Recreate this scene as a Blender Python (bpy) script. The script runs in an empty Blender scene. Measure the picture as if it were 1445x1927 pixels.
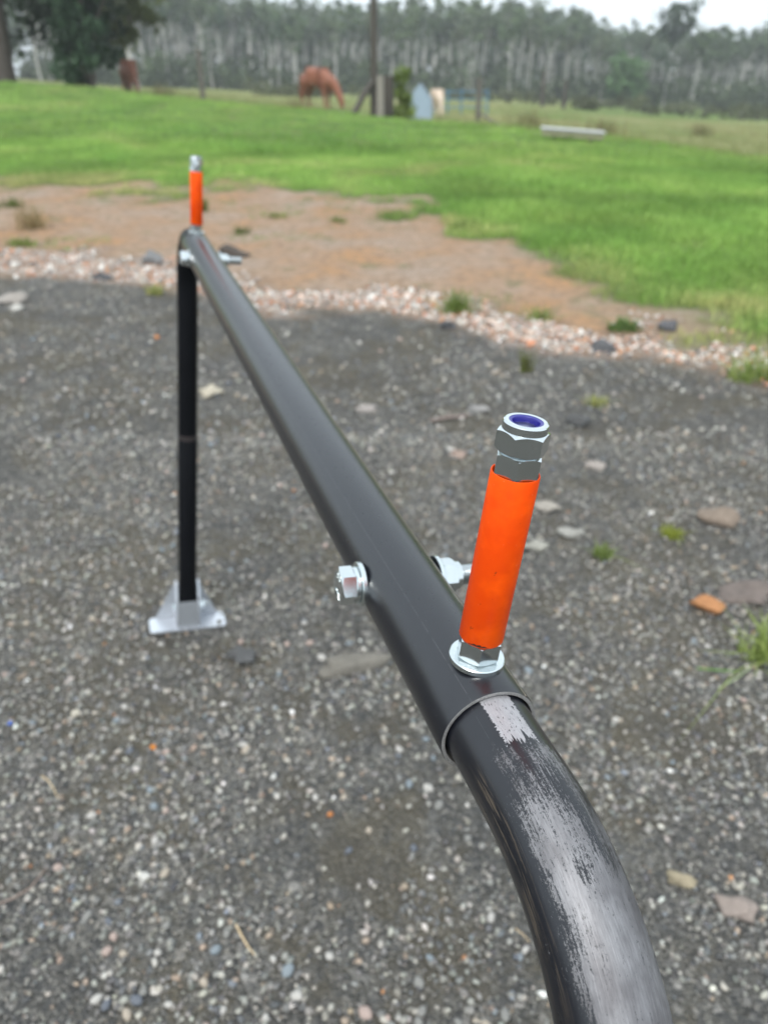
import bpy, bmesh, math, random
import numpy as np
from mathutils import Vector, Matrix, noise as mnoise

R = math.radians
random.seed(7)
rng = np.random.default_rng(7)
C = bpy.context.scene.collection
sc = bpy.context.scene

# ------------------------------------------------------------------ camera
H = 1.07                                    # height of the phone above the gravel
F = 1421.0                                  # focal length in pixels of the 1445 x 1927 photograph
PITCH = R(30)
cam = bpy.data.cameras.new('camera')
cam_o = bpy.data.objects.new('camera', cam); C.objects.link(cam_o)
cam_o.location = (0, 0, H); cam_o.rotation_euler = (R(60), 0, 0)
cam.sensor_fit = 'VERTICAL'; cam.sensor_height = 36; cam.lens = F / 1927 * 36
cam.clip_start = 0.02; cam.clip_end = 3000
cam.dof.use_dof = True; cam.dof.focus_distance = 0.27; cam.dof.aperture_fstop = 11.0
sc.camera = cam_o

# ------------------------------------------------------------------ sky and sun (bright overcast)
SUN_EL, SUN_ROT = R(58), R(200)
w = bpy.data.worlds.new('World'); sc.world = w; w.use_nodes = True
nt = w.node_tree; nt.nodes.clear()
sky = nt.nodes.new('ShaderNodeTexSky'); sky.sky_type = 'NISHITA'; sky.sun_disc = False
sky.sun_elevation = SUN_EL; sky.sun_rotation = SUN_ROT; sky.dust_density = 3; sky.air_density = 1.2
mixs = nt.nodes.new('ShaderNodeMixRGB'); mixs.inputs[0].default_value = 0.88
mixs.inputs[2].default_value = (7.6, 8.5, 9.1, 1)      # cloud layer, even and pale
bg = nt.nodes.new('ShaderNodeBackground'); bg.inputs[1].default_value = 0.1
wo = nt.nodes.new('ShaderNodeOutputWorld')
nt.links.new(sky.outputs[0], mixs.inputs[1]); nt.links.new(mixs.outputs[0], bg.inputs[0]); nt.links.new(bg.outputs[0], wo.inputs[0])
sun = bpy.data.lights.new('sun', 'SUN'); sun.energy = 1.5; sun.angle = R(25); sun.color = (1, .97, .92)
sun_o = bpy.data.objects.new('sun', sun); C.objects.link(sun_o)
sd = Vector((math.sin(SUN_ROT) * math.cos(SUN_EL), math.cos(SUN_ROT) * math.cos(SUN_EL), math.sin(SUN_EL)))
sun_o.rotation_euler = sd.to_track_quat('Z', 'Y').to_euler()
sc.view_settings.view_transform = 'Standard'; sc.view_settings.look = 'None'
sc.view_settings.exposure = 0.8; sc.view_settings.gamma = 1.0
sc.view_settings.use_curve_mapping = False
sc.cycles.use_denoising = True
sc.cycles.volume_bounces = 0
sc.cycles.max_bounces = 6
sc.cycles.transparent_max_bounces = 8

# ------------------------------------------------------------------ terrain
def sm(a, b, x):
    t = np.clip((np.asarray(x, float) - a) / (b - a), 0, 1); return t * t * (3 - 2 * t)
def pazi(x, y):                             # where a direction falls across the photograph, in its pixels (used as an azimuth)
    return 722 + np.asarray(x) / np.maximum(np.asarray(y), .3) / .866 * F
def crest_d(P): return np.interp(P, [-400, 0, 700, 1445, 1900], [31, 28, 20, 14, 12])
def crest_z(P): return np.interp(P, [-400, 0, 200, 400, 700, 900, 1100, 1445, 1900], [1.1, .87, .68, .43, .16, .07, 0, -.2, -.3])
def hnoise(x, y, s):                        # cheap smooth value noise
    x = np.asarray(x, float) / s; y = np.asarray(y, float) / s
    xi = np.floor(x); yi = np.floor(y); fx = x - xi; fy = y - yi
    fx = fx * fx * (3 - 2 * fx); fy = fy * fy * (3 - 2 * fy)
    def h(a, b):
        v = np.sin(a * 127.1 + b * 311.7) * 43758.5453; return v - np.floor(v)
    return (h(xi, yi) * (1 - fx) + h(xi + 1, yi) * fx) * (1 - fy) + (h(xi, yi + 1) * (1 - fx) + h(xi + 1, yi + 1) * fx) * fy
def terrain(x, y):
    x = np.asarray(x, float); y = np.asarray(y, float)
    P = pazi(x, y); dc = crest_d(P); zc = crest_z(P)
    lawn = zc * np.clip((y - 6) / (dc - 6), 0, 1) ** 1.15
    z34 = np.interp(P, [-400, 0, 200, 600, 1000, 1250, 1445, 1900], [.75, .6, .5, -.08, -.45, -.8, -1.0, -1.3])
    z130 = np.interp(P, [-400, 0, 200, 600, 900, 1100, 1300, 1445, 1900], [1.4, .9, -.2, -1.1, -1.6, -2.3, -3.1, -3.5, -4.2])
    past = z34 + (z130 - z34) * np.clip((y - 34) / 96, -.2, 1)
    k = sm(0, 6, y - dc)
    z = lawn * (1 - k) + past * k
    z = z + (hnoise(x, y, 1.7) - .5) * .03 * sm(1.2, 5, y) + (hnoise(x + 31, y, .45) - .5) * .012
    z = z + (hnoise(x, y + 9, 5.) - .5) * .10 * sm(9, 20, y)
    return np.where(y < 0, (hnoise(x, y, 1.7) - .5) * 0 + (hnoise(x + 31, y, .45) - .5) * .012, z)
def ground_at(px, py, lift=0.0):            # the place on the terrain that a direction meets
    d = Vector(((px - 722.5) / F, 1, 0)); up = -(py - 963.5) / F
    dx = (px - 722.5) / F; dy = math.cos(PITCH) + up * math.sin(PITCH); dz = -math.sin(PITCH) + up * math.cos(PITCH)
    t = .3
    while t < 600:
        if H + dz * t < float(terrain(dx * t, dy * t)): break
        t *= 1.01
    lo, hi = t / 1.01, t
    for _ in range(20):
        m = (lo + hi) / 2
        if H + dz * m < float(terrain(dx * m, dy * m)): hi = m
        else: lo = m
    x, y = dx * hi, dy * hi
    return Vector((x, y, float(terrain(x, y)) + lift))
def at(px, y, lift=0.0):                    # a place on the terrain by direction and distance
    x = (px - 722.5) / F * .866 * y
    return Vector((x, y, float(terrain(x, y)) + lift))

# region limits (distance from the camera as a function of direction)
def limit(pts):
    g = [ground_at(a, b) for a, b in pts]
    th = [p.x / p.y for p in g]; dd = [p.y for p in g]
    return np.array(th), np.array(dd)
L1 = limit([(0, 520), (200, 527), (330, 548), (500, 580), (620, 582), (750, 592), (850, 612), (960, 648), (1100, 668), (1300, 693), (1445, 722)])
L2 = limit([(0, 465), (250, 482), (400, 500), (500, 530), (650, 548), (750, 556), (850, 572), (950, 592), (1100, 610), (1200, 605), (1350, 642), (1445, 672)])
L3 = limit([(0, 345), (300, 357), (500, 370), (700, 392), (830, 402), (870, 442), (940, 462), (1000, 500), (1150, 562), (1220, 600), (1350, 636), (1445, 668)])
def regions(x, y):
    x = np.asarray(x, float); y = np.asarray(y, float)
    th = x / np.maximum(y, .3)
    n = (hnoise(x, y, .35) - .5) * .30 + (hnoise(x + 7, y + 3, .12) - .5) * .18
    d1 = np.interp(th, *L1); d2 = np.interp(th, *L2); d3 = np.interp(th, *L3)
    n3 = n * 3.4 + (hnoise(x, y, 1.1) - .5) * 1.3 + (hnoise(x + 2, y, .28) - .5) * .9
    brick = sm(-.1, .12, y + n * 1.1 - d1) * (1 - sm(-.2, .3, y + n * 2.2 - d2))
    grass = sm(-.3, .7, y + n3 * np.clip(d3 / 7, .3, 1) - d3)
    soil = sm(-.1, .1, y + n * .7 - d1) * (1 - brick) * (1 - grass)
    brick = brick * (1 - grass)
    past = sm(0, 1.5, y - crest_d(pazi(x, y)) - 1 + (hnoise(x, y, 2.) - .5) * 3)
    return brick, soil, grass, past

# ------------------------------------------------------------------ node helpers
def mat(name):
    m = bpy.data.materials.new(name); m.use_nodes = True
    n = m.node_tree; b = n.nodes['Principled BSDF']; return m, n, b
def N(nt_, kind, **kw):
    nd = nt_.nodes.new(kind)
    for k, v in kw.items():
        if k == 'ins':
            for i, val in v.items(): nd.inputs[i].default_value = val
        else: setattr(nd, k, v)
    return nd
def ramp(nt_, fac, stops):
    r = nt_.nodes.new('ShaderNodeValToRGB'); e = r.color_ramp.elements
    while len(e) < len(stops): e.new(.5)
    for el, (p, c) in zip(e, stops): el.position = p; el.color = (*c, 1) if len(c) == 3 else c
    nt_.links.new(fac, r.inputs[0]); return r.outputs[0]
def mixc(nt_, fac, a, b, mode='MIX'):
    m = nt_.nodes.new('ShaderNodeMixRGB'); m.blend_type = mode
    for i, v in ((0, fac), (1, a), (2, b)):
        if hasattr(v, 'is_linked') or isinstance(v, bpy.types.NodeSocket): nt_.links.new(v, m.inputs[i])
        else: m.inputs[i].default_value = v if i == 0 else (*v, 1)
    return m.outputs[0]
def math_(nt_, op, a, b=0.0, clamp=False):
    m = nt_.nodes.new('ShaderNodeMath'); m.operation = op; m.use_clamp = clamp
    for i, v in ((0, a), (1, b)):
        if isinstance(v, bpy.types.NodeSocket): nt_.links.new(v, m.inputs[i])
        else: m.inputs[i].default_value = v
    return m.outputs[0]
def smooth_(nt_, v, a, b):
    m = nt_.nodes.new('ShaderNodeMapRange'); m.interpolation_type = 'SMOOTHSTEP'
    nt_.links.new(v, m.inputs[0]); m.inputs[1].default_value = a; m.inputs[2].default_value = b
    return m.outputs[0]
def noise_(nt_, vec, scale, detail=3, rough=.55):
    n = nt_.nodes.new('ShaderNodeTexNoise'); n.inputs['Scale'].default_value = scale
    n.inputs['Detail'].default_value = detail; n.inputs['Roughness'].default_value = rough
    nt_.links.new(vec, n.inputs['Vector']); return n.outputs['Fac']
def bump_(nt_, h, bsdf, strength=.3, dist=.01):
    b = nt_.nodes.new('ShaderNodeBump'); b.inputs['Strength'].default_value = strength; b.inputs['Distance'].default_value = dist
    nt_.links.new(h, b.inputs['Height']); nt_.links.new(b.outputs[0], bsdf.inputs['Normal'])

def simple(name, col, rough=.6, metal=0.0, var=.15, scale=40, bump=0.0, bdist=.002, spec=.5, coat=0):
    m, n, b = mat(name)
    tc = N(n, 'ShaderNodeTexCoord').outputs['Object']
    f = noise_(n, tc, scale, 4)
    c = mixc(n, f, tuple(x * (1 - var) for x in col), tuple(min(1, x * (1 + var)) for x in col))
    n.links.new(c, b.inputs['Base Color'])
    b.inputs['Roughness'].default_value = rough; b.inputs['Metallic'].default_value = metal
    b.inputs['Specular IOR Level'].default_value = spec; b.inputs['Coat Weight'].default_value = coat
    if bump: bump_(n, f, b, bump, bdist)
    return m
def attr_mat(name, rough=.85, transl=0.0, var=.25, scale=8, bump=.3, bdist=.003, spec=.3):
    m, n, b = mat(name)
    a = N(n, 'ShaderNodeAttribute', attribute_name='Col').outputs['Color']
    tc = N(n, 'ShaderNodeTexCoord').outputs['Object']
    f = noise_(n, tc, scale, 3)
    g = ramp(n, f, [(.25, (1 - var,) * 3), (.75, (1 + var,) * 3)])
    c = mixc(n, 1.0, a, g, 'MULTIPLY')
    n.links.new(c, b.inputs['Base Color']); b.inputs['Roughness'].default_value = rough
    b.inputs['Specular IOR Level'].default_value = spec
    if transl:
        t = n.nodes.new('ShaderNodeBsdfTranslucent'); n.links.new(c, t.inputs[0])
        mx = n.nodes.new('ShaderNodeMixShader'); mx.inputs[0].default_value = transl
        n.links.new(b.outputs[0], mx.inputs[1]); n.links.new(t.outputs[0], mx.inputs[2])
        n.links.new(mx.outputs[0], n.nodes['Material Output'].inputs[0])
    if bump: bump_(n, f, b, bump, bdist)
    return m

# ------------------------------------------------------------------ object helpers
def tag(o, label=None, cat=None, group=None, kind=None):
    if label: o['label'] = label
    if cat: o['category'] = cat
    if group: o['group'] = group
    if kind: o['kind'] = kind
    return o
def link(name, me, parent=None, loc=None):
    o = bpy.data.objects.new(name, me); C.objects.link(o)
    if parent: o.parent = parent
    if loc is not None: o.location = loc
    return o
def empty(name, loc, rz=0):
    o = bpy.data.objects.new(name, None); C.objects.link(o); o.location = loc; o.rotation_euler.z = rz
    o.empty_display_size = .1; return o
def mesh_np(name, V, Fq, m=None, col=None, smooth=False):
    """V (n,3); Fq (k,3) or (k,4)"""
    me = bpy.data.meshes.new(name); V = np.ascontiguousarray(V, np.float32); Fq = np.ascontiguousarray(Fq, np.int32)
    k = Fq.shape[1]
    me.vertices.add(len(V)); me.vertices.foreach_set('co', V.ravel())
    me.loops.add(Fq.size); me.loops.foreach_set('vertex_index', Fq.ravel())
    me.polygons.add(len(Fq)); me.polygons.foreach_set('loop_start', np.arange(0, Fq.size, k, dtype=np.int32))
    if smooth: me.polygons.foreach_set('use_smooth', np.ones(len(Fq), bool))
    me.update(calc_edges=True)
    if col is not None:
        a = me.color_attributes.new('Col', 'FLOAT_COLOR', 'POINT')
        a.data.foreach_set('color', np.concatenate([col, np.ones((len(V), 1))], 1).astype(np.float32).ravel())
    if m: me.materials.append(m)
    return me
def ico(sub):
    bm = bmesh.new(); bmesh.ops.create_icosphere(bm, subdivisions=sub, radius=1)
    bm.verts.ensure_lookup_table()
    V = np.array([v.co[:] for v in bm.verts]); Fc = np.array([[v.index for v in f.verts] for f in bm.faces]); bm.free()
    return V, Fc
def stone_shape(sub, seed, flat=.65, rough=.22, ang=0):
    V, Fc = ico(sub); r = np.random.default_rng(seed)
    if ang:                                  # broken, faceted: cut by random planes
        for _ in range(ang):
            n = r.normal(size=3); n /= np.linalg.norm(n); d = r.uniform(.45, .85)
            h = V @ n; V = V - np.outer(np.maximum(h - d, 0), n)
    for k in range(len(V)):
        v = V[k]; f = 1 + rough * mnoise.noise(Vector(v * 1.3) + Vector((seed * 3.1, 0, 0))) * 2
        V[k] = v * f
    V = V * np.array([r.uniform(.9, 1.25), r.uniform(.7, .95), flat])
    return V, Fc
def scatter(name, shapes, pos, scl, colr, m, smooth=True, tilt=.5, parent=None):
    """one mesh of many stones"""
    Vs, Fs, Cs = [], [], []; off = 0; n = len(pos); idx = rng.integers(0, len(shapes), n)
    for s, (V, Fc) in enumerate(shapes):
        sel = np.where(idx == s)[0]
        if len(sel) == 0: continue
        az = rng.uniform(0, 6.283, len(sel)); tx = rng.normal(0, tilt, len(sel)) * .5
        ca, sa, ct, st = np.cos(az), np.sin(az), np.cos(tx), np.sin(tx)
        v = V[None] * scl[sel][:, None, None]
        y = v[..., 1] * ct[:, None] - v[..., 2] * st[:, None]; z = v[..., 1] * st[:, None] + v[..., 2] * ct[:, None]
        x = v[..., 0] * ca[:, None] - y * sa[:, None]; y2 = v[..., 0] * sa[:, None] + y * ca[:, None]
        w3 = np.stack([x, y2, z], -1) + pos[sel][:, None, :]
        Vs.append(w3.reshape(-1, 3)); Fs.append((Fc[None] + (np.arange(len(sel)) * len(V))[:, None, None]).reshape(-1, Fc.shape[1]) + off)
        Cs.append(np.repeat(colr[sel], len(V), 0)); off += len(sel) * len(V)
    me = mesh_np(name, np.concatenate(Vs), np.concatenate(Fs), m, np.concatenate(Cs), smooth)
    return link(name, me, parent)
def palette(n, cols, wts, jit=.18):
    c = np.array(cols)[rng.choice(len(cols), n, p=np.array(wts) / sum(wts))]
    return np.clip(c * (1 + rng.normal(0, jit, (n, 1))) * (1 + rng.normal(0, .02, (n, 3))), .01, .9)

# ------------------------------------------------------------------ ground sheets
def axis_pts(lo_f, hi_f, step, lo, hi, g=1.09):
    a = list(np.arange(lo_f, hi_f, step)); s = step; x = hi_f
    while x < hi: a.append(x); s *= g; x += s
    a.append(hi); s = step; x = lo_f - step; pre = []
    while x > lo: pre.append(x); s *= g; x -= s
    return np.array([lo] + pre[::-1] + a)
def ground_material():
    m, n, b = mat('ground_earth')
    pos = N(n, 'ShaderNodeNewGeometry').outputs['Position']
    reg = N(n, 'ShaderNodeAttribute', attribute_name='region').outputs['Color']
    sep = N(n, 'ShaderNodeSeparateColor'); n.links.new(reg, sep.inputs[0])
    pas = N(n, 'ShaderNodeAttribute', attribute_name='pasture').outputs['Fac']
    # gravel: fines, grit cells at two sizes, muddy patches
    def vor(scale, feat='F1'):
        v = n.nodes.new('ShaderNodeTexVoronoi'); v.feature = feat; v.inputs['Scale'].default_value = scale
        n.links.new(pos, v.inputs['Vector']); return v
    v1 = vor(230); v2 = vor(95); v3 = vor(45)
    def cellc(v, stops):
        s = N(n, 'ShaderNodeSeparateColor'); n.links.new(v.outputs['Color'], s.inputs[0]); return ramp(n, s.outputs[0], stops), s
    c1, s1 = cellc(v1, [(0, (.09, .086, .077)), (.45, (.18, .172, .152)), (.85, (.28, .268, .24)), (1, (.46, .43, .39))])
    c2, s2 = cellc(v2, [(0, (.09, .09, .09)), (.6, (.18, .178, .17)), (.9, (.29, .28, .26)), (1, (.55, .52, .48))])
    big = noise_(n, pos, 2.3, 4, .6); mid = noise_(n, pos, 9, 4, .65)
    keep = math_(n, 'GREATER_THAN', s2.outputs[1], .62)
    near2 = smooth_(n, v2.outputs['Distance'], .0062, .0038)
    g = mixc(n, math_(n, 'MULTIPLY', keep, .8), c1, c2)
    mud = smooth_(n, math_(n, 'ADD', big, math_(n, 'MULTIPLY', math_(n, 'SUBTRACT', mid, .5), .7)), .44, .60)
    g = mixc(n, math_(n, 'MULTIPLY', mud, .85), g, mixc(n, .65, g, (.175, .148, .098)))
    dk = smooth_(n, noise_(n, pos, 4, 6, .75), .60, .42)
    g = mixc(n, math_(n, 'MULTIPLY', dk, .35), g, (.075, .075, .078))
    # crushed brick and plaster
    v4 = vor(38); cb, _ = cellc(v4, [(0, (.38, .2, .13)), (.3, (.5, .34, .26)), (.55, (.55, .45, .38)), (.8, (.62, .56, .5)), (1, (.7, .68, .66))])
    cb = mixc(n, smooth_(n, mid, .5, .7), cb, (.30, .19, .12))
    # bare soil
    so = ramp(n, noise_(n, pos, 1.6, 5, .6), [(.32, (.72, .41, .21)), (.46, (.62, .41, .27)), (.56, (.64, .47, .35)), (.68, (.60, .48, .39))])
    so = mixc(n, smooth_(n, noise_(n, pos, 14, 5, .75), .42, .66), so, (.42, .285, .195))
    so = mixc(n, smooth_(n, noise_(n, pos, 3.1, 5, .7), .56, .68), so, (.34, .30, .17))
    so = mixc(n, smooth_(n, noise_(n, pos, 60, 2), .62, .75), so, (.62, .52, .44))
    # turf below the blades
    gr = ramp(n, noise_(n, pos, 1.1, 5, .65), [(.3, (.12, .22, .05)), (.5, (.18, .29, .07)), (.72, (.33, .34, .13))])
    pa = ramp(n, noise_(n, pos, .16, 5, .6), [(.32, (.20, .31, .075)), (.48, (.33, .38, .14)), (.62, (.46, .43, .2)), (.75, (.28, .34, .1))])
    c = mixc(n, sep.outputs[0], g, cb); c = mixc(n, sep.outputs[1], c, so); c = mixc(n, sep.outputs[2], c, gr); c = mixc(n, pas, c, pa)
    n.links.new(c, b.inputs['Base Color']); b.inputs['Roughness'].default_value = .9; b.inputs['Specular IOR Level'].default_value = .15
    h = math_(n, 'ADD', math_(n, 'MULTIPLY', v1.outputs['Distance'], -60), math_(n, 'MULTIPLY', v2.outputs['Distance'], -50))
    h = math_(n, 'ADD', h, math_(n, 'MULTIPLY', mid, 2.0))
    bump_(n, h, b, .7, .004)
    return m
MG = ground_material()
xs = axis_pts(-5.5, 6.5, .07, -320, 320); ys = axis_pts(.2, 12, .06, -14, 520)
X, Y = np.meshgrid(xs, ys)
Z = terrain(X, Y); br, so_, gr_, pa_ = regions(X, Y)
nx = len(xs)
ii = np.arange(len(xs) - 1)[None] + np.arange(len(ys) - 1)[:, None] * nx
quads = np.stack([ii, ii + 1, ii + nx + 1, ii + nx], -1)
def q4(A): return (A[:-1, :-1] + A[1:, :-1] + A[1:, 1:] + A[:-1, 1:]) / 4
W4 = np.stack([q4(1 - np.clip(br + so_ + gr_, 0, 1)), q4(br), q4(so_), q4(gr_) * (1 - q4(pa_)), q4(pa_) * 1.01 * (q4(Y) > 9)], 0)
dom = W4.argmax(0)
allV = np.stack([X, Y, Z], -1).reshape(-1, 3)
regc = np.stack([br, so_, gr_], -1).reshape(-1, 3)
fld = sm(1040, 1130, pazi(X, Y) + (hnoise(X, Y, 6) - .5) * 60) * sm(46, 62, Y + (hnoise(X, Y, 8) - .5) * 14) * (1 - sm(112, 124, Y))
pav = (pa_ * (1 - .8 * fld)).reshape(-1)
ground = {}
for k, nm in enumerate(['gravel_yard', 'brick_rubble_strip', 'soil_verge', 'lawn', 'pasture']):
    fq = quads[dom == k]; used, inv = np.unique(fq, return_inverse=True)
    me = mesh_np(nm, allV[used], inv.reshape(-1, 4), MG, smooth=True)
    a = me.color_attributes.new('region', 'FLOAT_COLOR', 'POINT')
    a.data.foreach_set('color', np.concatenate([regc[used], np.ones((len(used), 1))], 1).astype(np.float32).ravel())
    f = me.attributes.new('pasture', 'FLOAT', 'POINT'); f.data.foreach_set('value', pav[used].astype(np.float32))
    ground[nm] = tag(link(nm, me), kind='structure')

# ------------------------------------------------------------------ gravel
MS = attr_mat('stone', .8, 0, .3, 90, .4, .0015, .35)
def rand_pts(n, y0, y1, power, half=.78, add=.25):
    y = y0 + (y1 - y0) * rng.random(n) ** power
    x = rng.uniform(-1, 1, n) * (half * y + add); return x, y
shp_small = [stone_shape(1, s, .7, .15, 4) for s in range(8)]
GC = [(.10, .10, .10), (.17, .166, .156), (.24, .232, .21), (.32, .30, .262), (.46, .43, .39), (.28, .22, .17), (.19, .205, .22), (.56, .55, .52), (.40, .2, .1)]
def gravel_layer(name, n, y0, y1, power, r0, r1, wts, skew=2.2, sink=.25):
    x, y = rand_pts(n, y0, y1, power)
    b_, s_, g_, p_ = regions(x, y); keep = (b_ + s_ + g_) < .25
    cl = hnoise(x, y, .42) * .62 + hnoise(x + 5, y, .13) * .38; keep &= (cl * 1.5 + rng.random(len(x)) * .55) > .82
    x, y = x[keep], y[keep]
    r = r0 + (r1 - r0) * rng.random(len(x)) ** skew
    z = terrain(x, y) + r * sink
    o = scatter(name, shp_small, np.stack([x, y, z], -1), r, palette(len(x), GC, wts), MS)
    return tag(o, kind='stuff')
gravel_layer('gravel', 95000, .42, 2.4, .75, .0015, .0075, [2.6, 6, 6, 3.4, .7, 1.2, .6, .14, .03], 3.4)
gravel_layer('gravel', 60000, 2.2, 5.6, .85, .003, .012, [3.4, 6, 5, 2.6, .6, .8, .6, .12, .03], 3.2, .15)

# larger pebbles: parts of the yard, one object each
def small_mat(name, col): return simple(name, col, .75, 0, .25, 140, .4, .0012, .35)
peb_mats = [small_mat('pebble_' + n_, c_) for n_, c_ in (('white', (.42, .40, .37)), ('cream', (.36, .31, .25)), ('pink', (.36, .28, .245)),
            ('slate', (.12, .13, .15)), ('bluegrey', (.2, .23, .25)), ('grey', (.22, .215, .2)), ('orange', (.42, .17, .06)))]
def shape_mesh(name, sub, seed, m, flat=.65, rough=.15, ang=4):
    V, Fc = stone_shape(sub, seed, flat, rough, ang); return mesh_np(name, V, Fc, m, None, True)
peb = [[shape_mesh('pebble', 2, 40 + s, m, .68, .12, 3) for s in range(4)] for m in peb_mats]
npb = 0; spots = []
while npb < 296:
    y = .5 + 3.2 * random.random() ** 1.5; x = random.uniform(-1, 1) * (.62 * y + .05)
    if float(sum(regions(x, y)[:3])) > .1: continue
    r = random.uniform(.0055, .0095) * (1 + .28 * max(0, y - 1))
    mi = random.choices(range(7), [2.8, 2.6, 1.8, 1.6, 1.8, 2.8, .1])[0]
    o = link('pebble', random.choice(peb[mi]), ground['gravel_yard'], (x, y, float(terrain(x, y)) + r * .3))
    o.scale = (r, r * random.uniform(.75, 1), r * random.uniform(.8, 1)); o.rotation_euler = (random.uniform(-.4, .4), random.uniform(-.4, .4), random.uniform(0, 6.28)); npb += 1

# crushed brick strip
BC = [(.55, .50, .45), (.52, .39, .31), (.5, .24, .14), (.68, .65, .61), (.36, .28, .22), (.14, .14, .14), (.58, .31, .18)]
def brick_layer(n, r0, r1):
    th = rng.uniform(-.66, .72, n); d1 = np.interp(th, *L1); d2 = np.interp(th, *L2)
    y = d1 - .1 + rng.random(n) * (d2 - d1 + .35); x = th * y
    b_, s_, g_, p_ = regions(x, y); keep = (b_ > .15 + rng.random(n) * .9) & (hnoise(x, y, .2) * .6 + hnoise(x, y + 5, .6) * .4 > .30)
    x, y = x[keep], y[keep]; r = r0 + (r1 - r0) * rng.random(len(x)) ** 2
    return x, y, r
shp_brick = [stone_shape(1, 100 + s, .6, .05, 7) for s in range(8)]
x, y, r = brick_layer(15000, .005, .017)
o = scatter('crushed_brick', shp_brick, np.stack([x, y, terrain(x, y) + r * .3], -1), r, palette(len(x), BC, [4, 4, 2.4, 3.0, 3, 1.8, 1.6]), MS, False, 1.4)
tag(o, kind='stuff')
bm_mats = [small_mat('rubble_' + n_, c_) for n_, c_ in (('plaster', (.66, .64, .6)), ('pale', (.6, .48, .4)), ('red', (.52, .24, .14)), ('dull', (.38, .32, .28)), ('dark', (.12, .12, .12)))]
bmsh = [[shape_mesh('brick_chip', 1, 200 + s, m, .6, .05, 7) for s in range(4)] for m in bm_mats]
for l in bmsh:
    for me in l: me.polygons.foreach_set('use_smooth', np.zeros(len(me.polygons), bool))
x, y, r = brick_layer(1300, .014, .031)
for i in range(min(296, len(x))):
    o = link('brick_chip', random.choice(bmsh[random.choices(range(5), [4, 3, 1.6, 1.4, .8])[0]]), ground['brick_rubble_strip'], (x[i], y[i], float(terrain(x[i], y[i])) + r[i] * .35))
    o.scale = (r[i],) * 3; o.rotation_euler = (random.uniform(-.9, .9), random.uniform(-.9, .9), random.uniform(0, 6.28))

# ------------------------------------------------------------------ grass
MGR = attr_mat('grass_blade', .6, .35, .12, 3, 0, .001, .25)
def blades(x, y, h, wd, cols, per=5, spread=.03, lean=.35, segs=2):
    """vectorised tufts of curved blades"""
    n = len(x) * per
    bx = np.repeat(x, per) + rng.normal(0, spread, n); by = np.repeat(y, per) + rng.normal(0, spread, n)
    bz = terrain(bx, by) - .004; hh = np.repeat(h, per) * rng.uniform(.55, 1.15, n)
    az = rng.uniform(0, 6.283, n); ln = np.abs(rng.normal(0, lean, n)); dx, dy = np.cos(az), np.sin(az)
    fa = az + 1.57 + rng.normal(0, .6, n); wx, wy = np.cos(fa) * wd * .5, np.sin(fa) * wd * .5
    c = np.repeat(cols, per, 0) * (1 + rng.normal(0, .14, (n, 1)))
    V = []; ks = [(0, 1.), (.55, .8), (1., 0.)] if segs == 2 else [(0, 1.), (1., 0.)]
    for k, wk in ks:
        cx = bx + dx * ln * hh * k * k; cy = by + dy * ln * hh * k * k; cz = bz + hh * k * (1 - .25 * ln * k)
        if wk: V += [np.stack([cx - wx * wk, cy - wy * wk, cz], -1), np.stack([cx + wx * wk, cy + wy * wk, cz], -1)]
        else: V.append(np.stack([cx, cy, cz], -1))
    V = np.stack(V, 1); nv = V.shape[1]; base = np.arange(n)[:, None] * nv
    T = [[0, 1, 3], [0, 3, 2], [2, 3, 4]] if segs == 2 else [[0, 1, 2]]
    Fc = np.concatenate([base + np.array(t)[None] for t in T], 0)
    return V.reshape(-1, 3), Fc, np.clip(np.repeat(c, nv, 0), .005, .9)
def grass_obj(name, parts, parent=None, label=None):
    V, Fc, Cc = [], [], []; off = 0
    for v, f, c in parts: V.append(v); Fc.append(f + off); Cc.append(c); off += len(v)
    return link(name, mesh_np(name, np.concatenate(V), np.concatenate(Fc), MGR, np.concatenate(Cc)), parent)
def green(n, x, y, dry=0.0):
    k = hnoise(x, y, 1.8) * .45 + hnoise(x + 4, y, .45) * .4 + rng.random(n) * .15
    a, b_, c_ = np.array((.15, .30, .06)), np.array((.37, .53, .13)), np.array((.50, .48, .20))
    t = np.clip(k * 1.3 - .1, 0, 1)[:, None]; c = a * (1 - t) + b_ * t
    u_ = np.clip((k - .62) * 3 + dry, 0, 1)[:, None]; c = c * (1 - u_) + c_ * u_; return c * (1 + .32 * (rng.random((n, 1)) - .5)) * (.72 + .5 * hnoise(x, y + 17, .9))[:, None]
def lawn_pts(n, ymin, ymax, power):
    y = ymin + (ymax - ymin) * rng.random(n) ** power; x = rng.uniform(-.72, .8, n) * y
    b_, s_, g_, p_ = regions(x, y); d3 = np.interp(x / y, *L3)
    keep = (g_ > .15 + rng.random(n) * .6) & (y < crest_d(pazi(x, y)) + 2.5); return x[keep], y[keep], d3[keep]
x, y, d3 = lawn_pts(62000, 3.2, 13, .85)
edge = np.clip(1 - (y - d3) / np.interp(x / y, [-.4, .1, .5], [1.0, 1.3, 2.2]), 0, 1) * 1.1
h = (.03 + .09 * hnoise(x, y, .5) * hnoise(x, y + 3, 1.6) + .035 * rng.random(len(x)))
p1 = blades(x, y, h, .006, green(len(x), x, y, edge), 5, .035, .6)
x, y, d3 = lawn_pts(34000, 12, 33, 1.0)
h = (.04 + .14 * hnoise(x, y, .9) * hnoise(x, y + 3, 2.6) + .05 * rng.random(len(x)))
p2 = blades(x, y, h, .012, green(len(x), x, y, 0), 5, .07, .6, 1)
tag(grass_obj('grass', [p1, p2]), kind='stuff')
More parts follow.
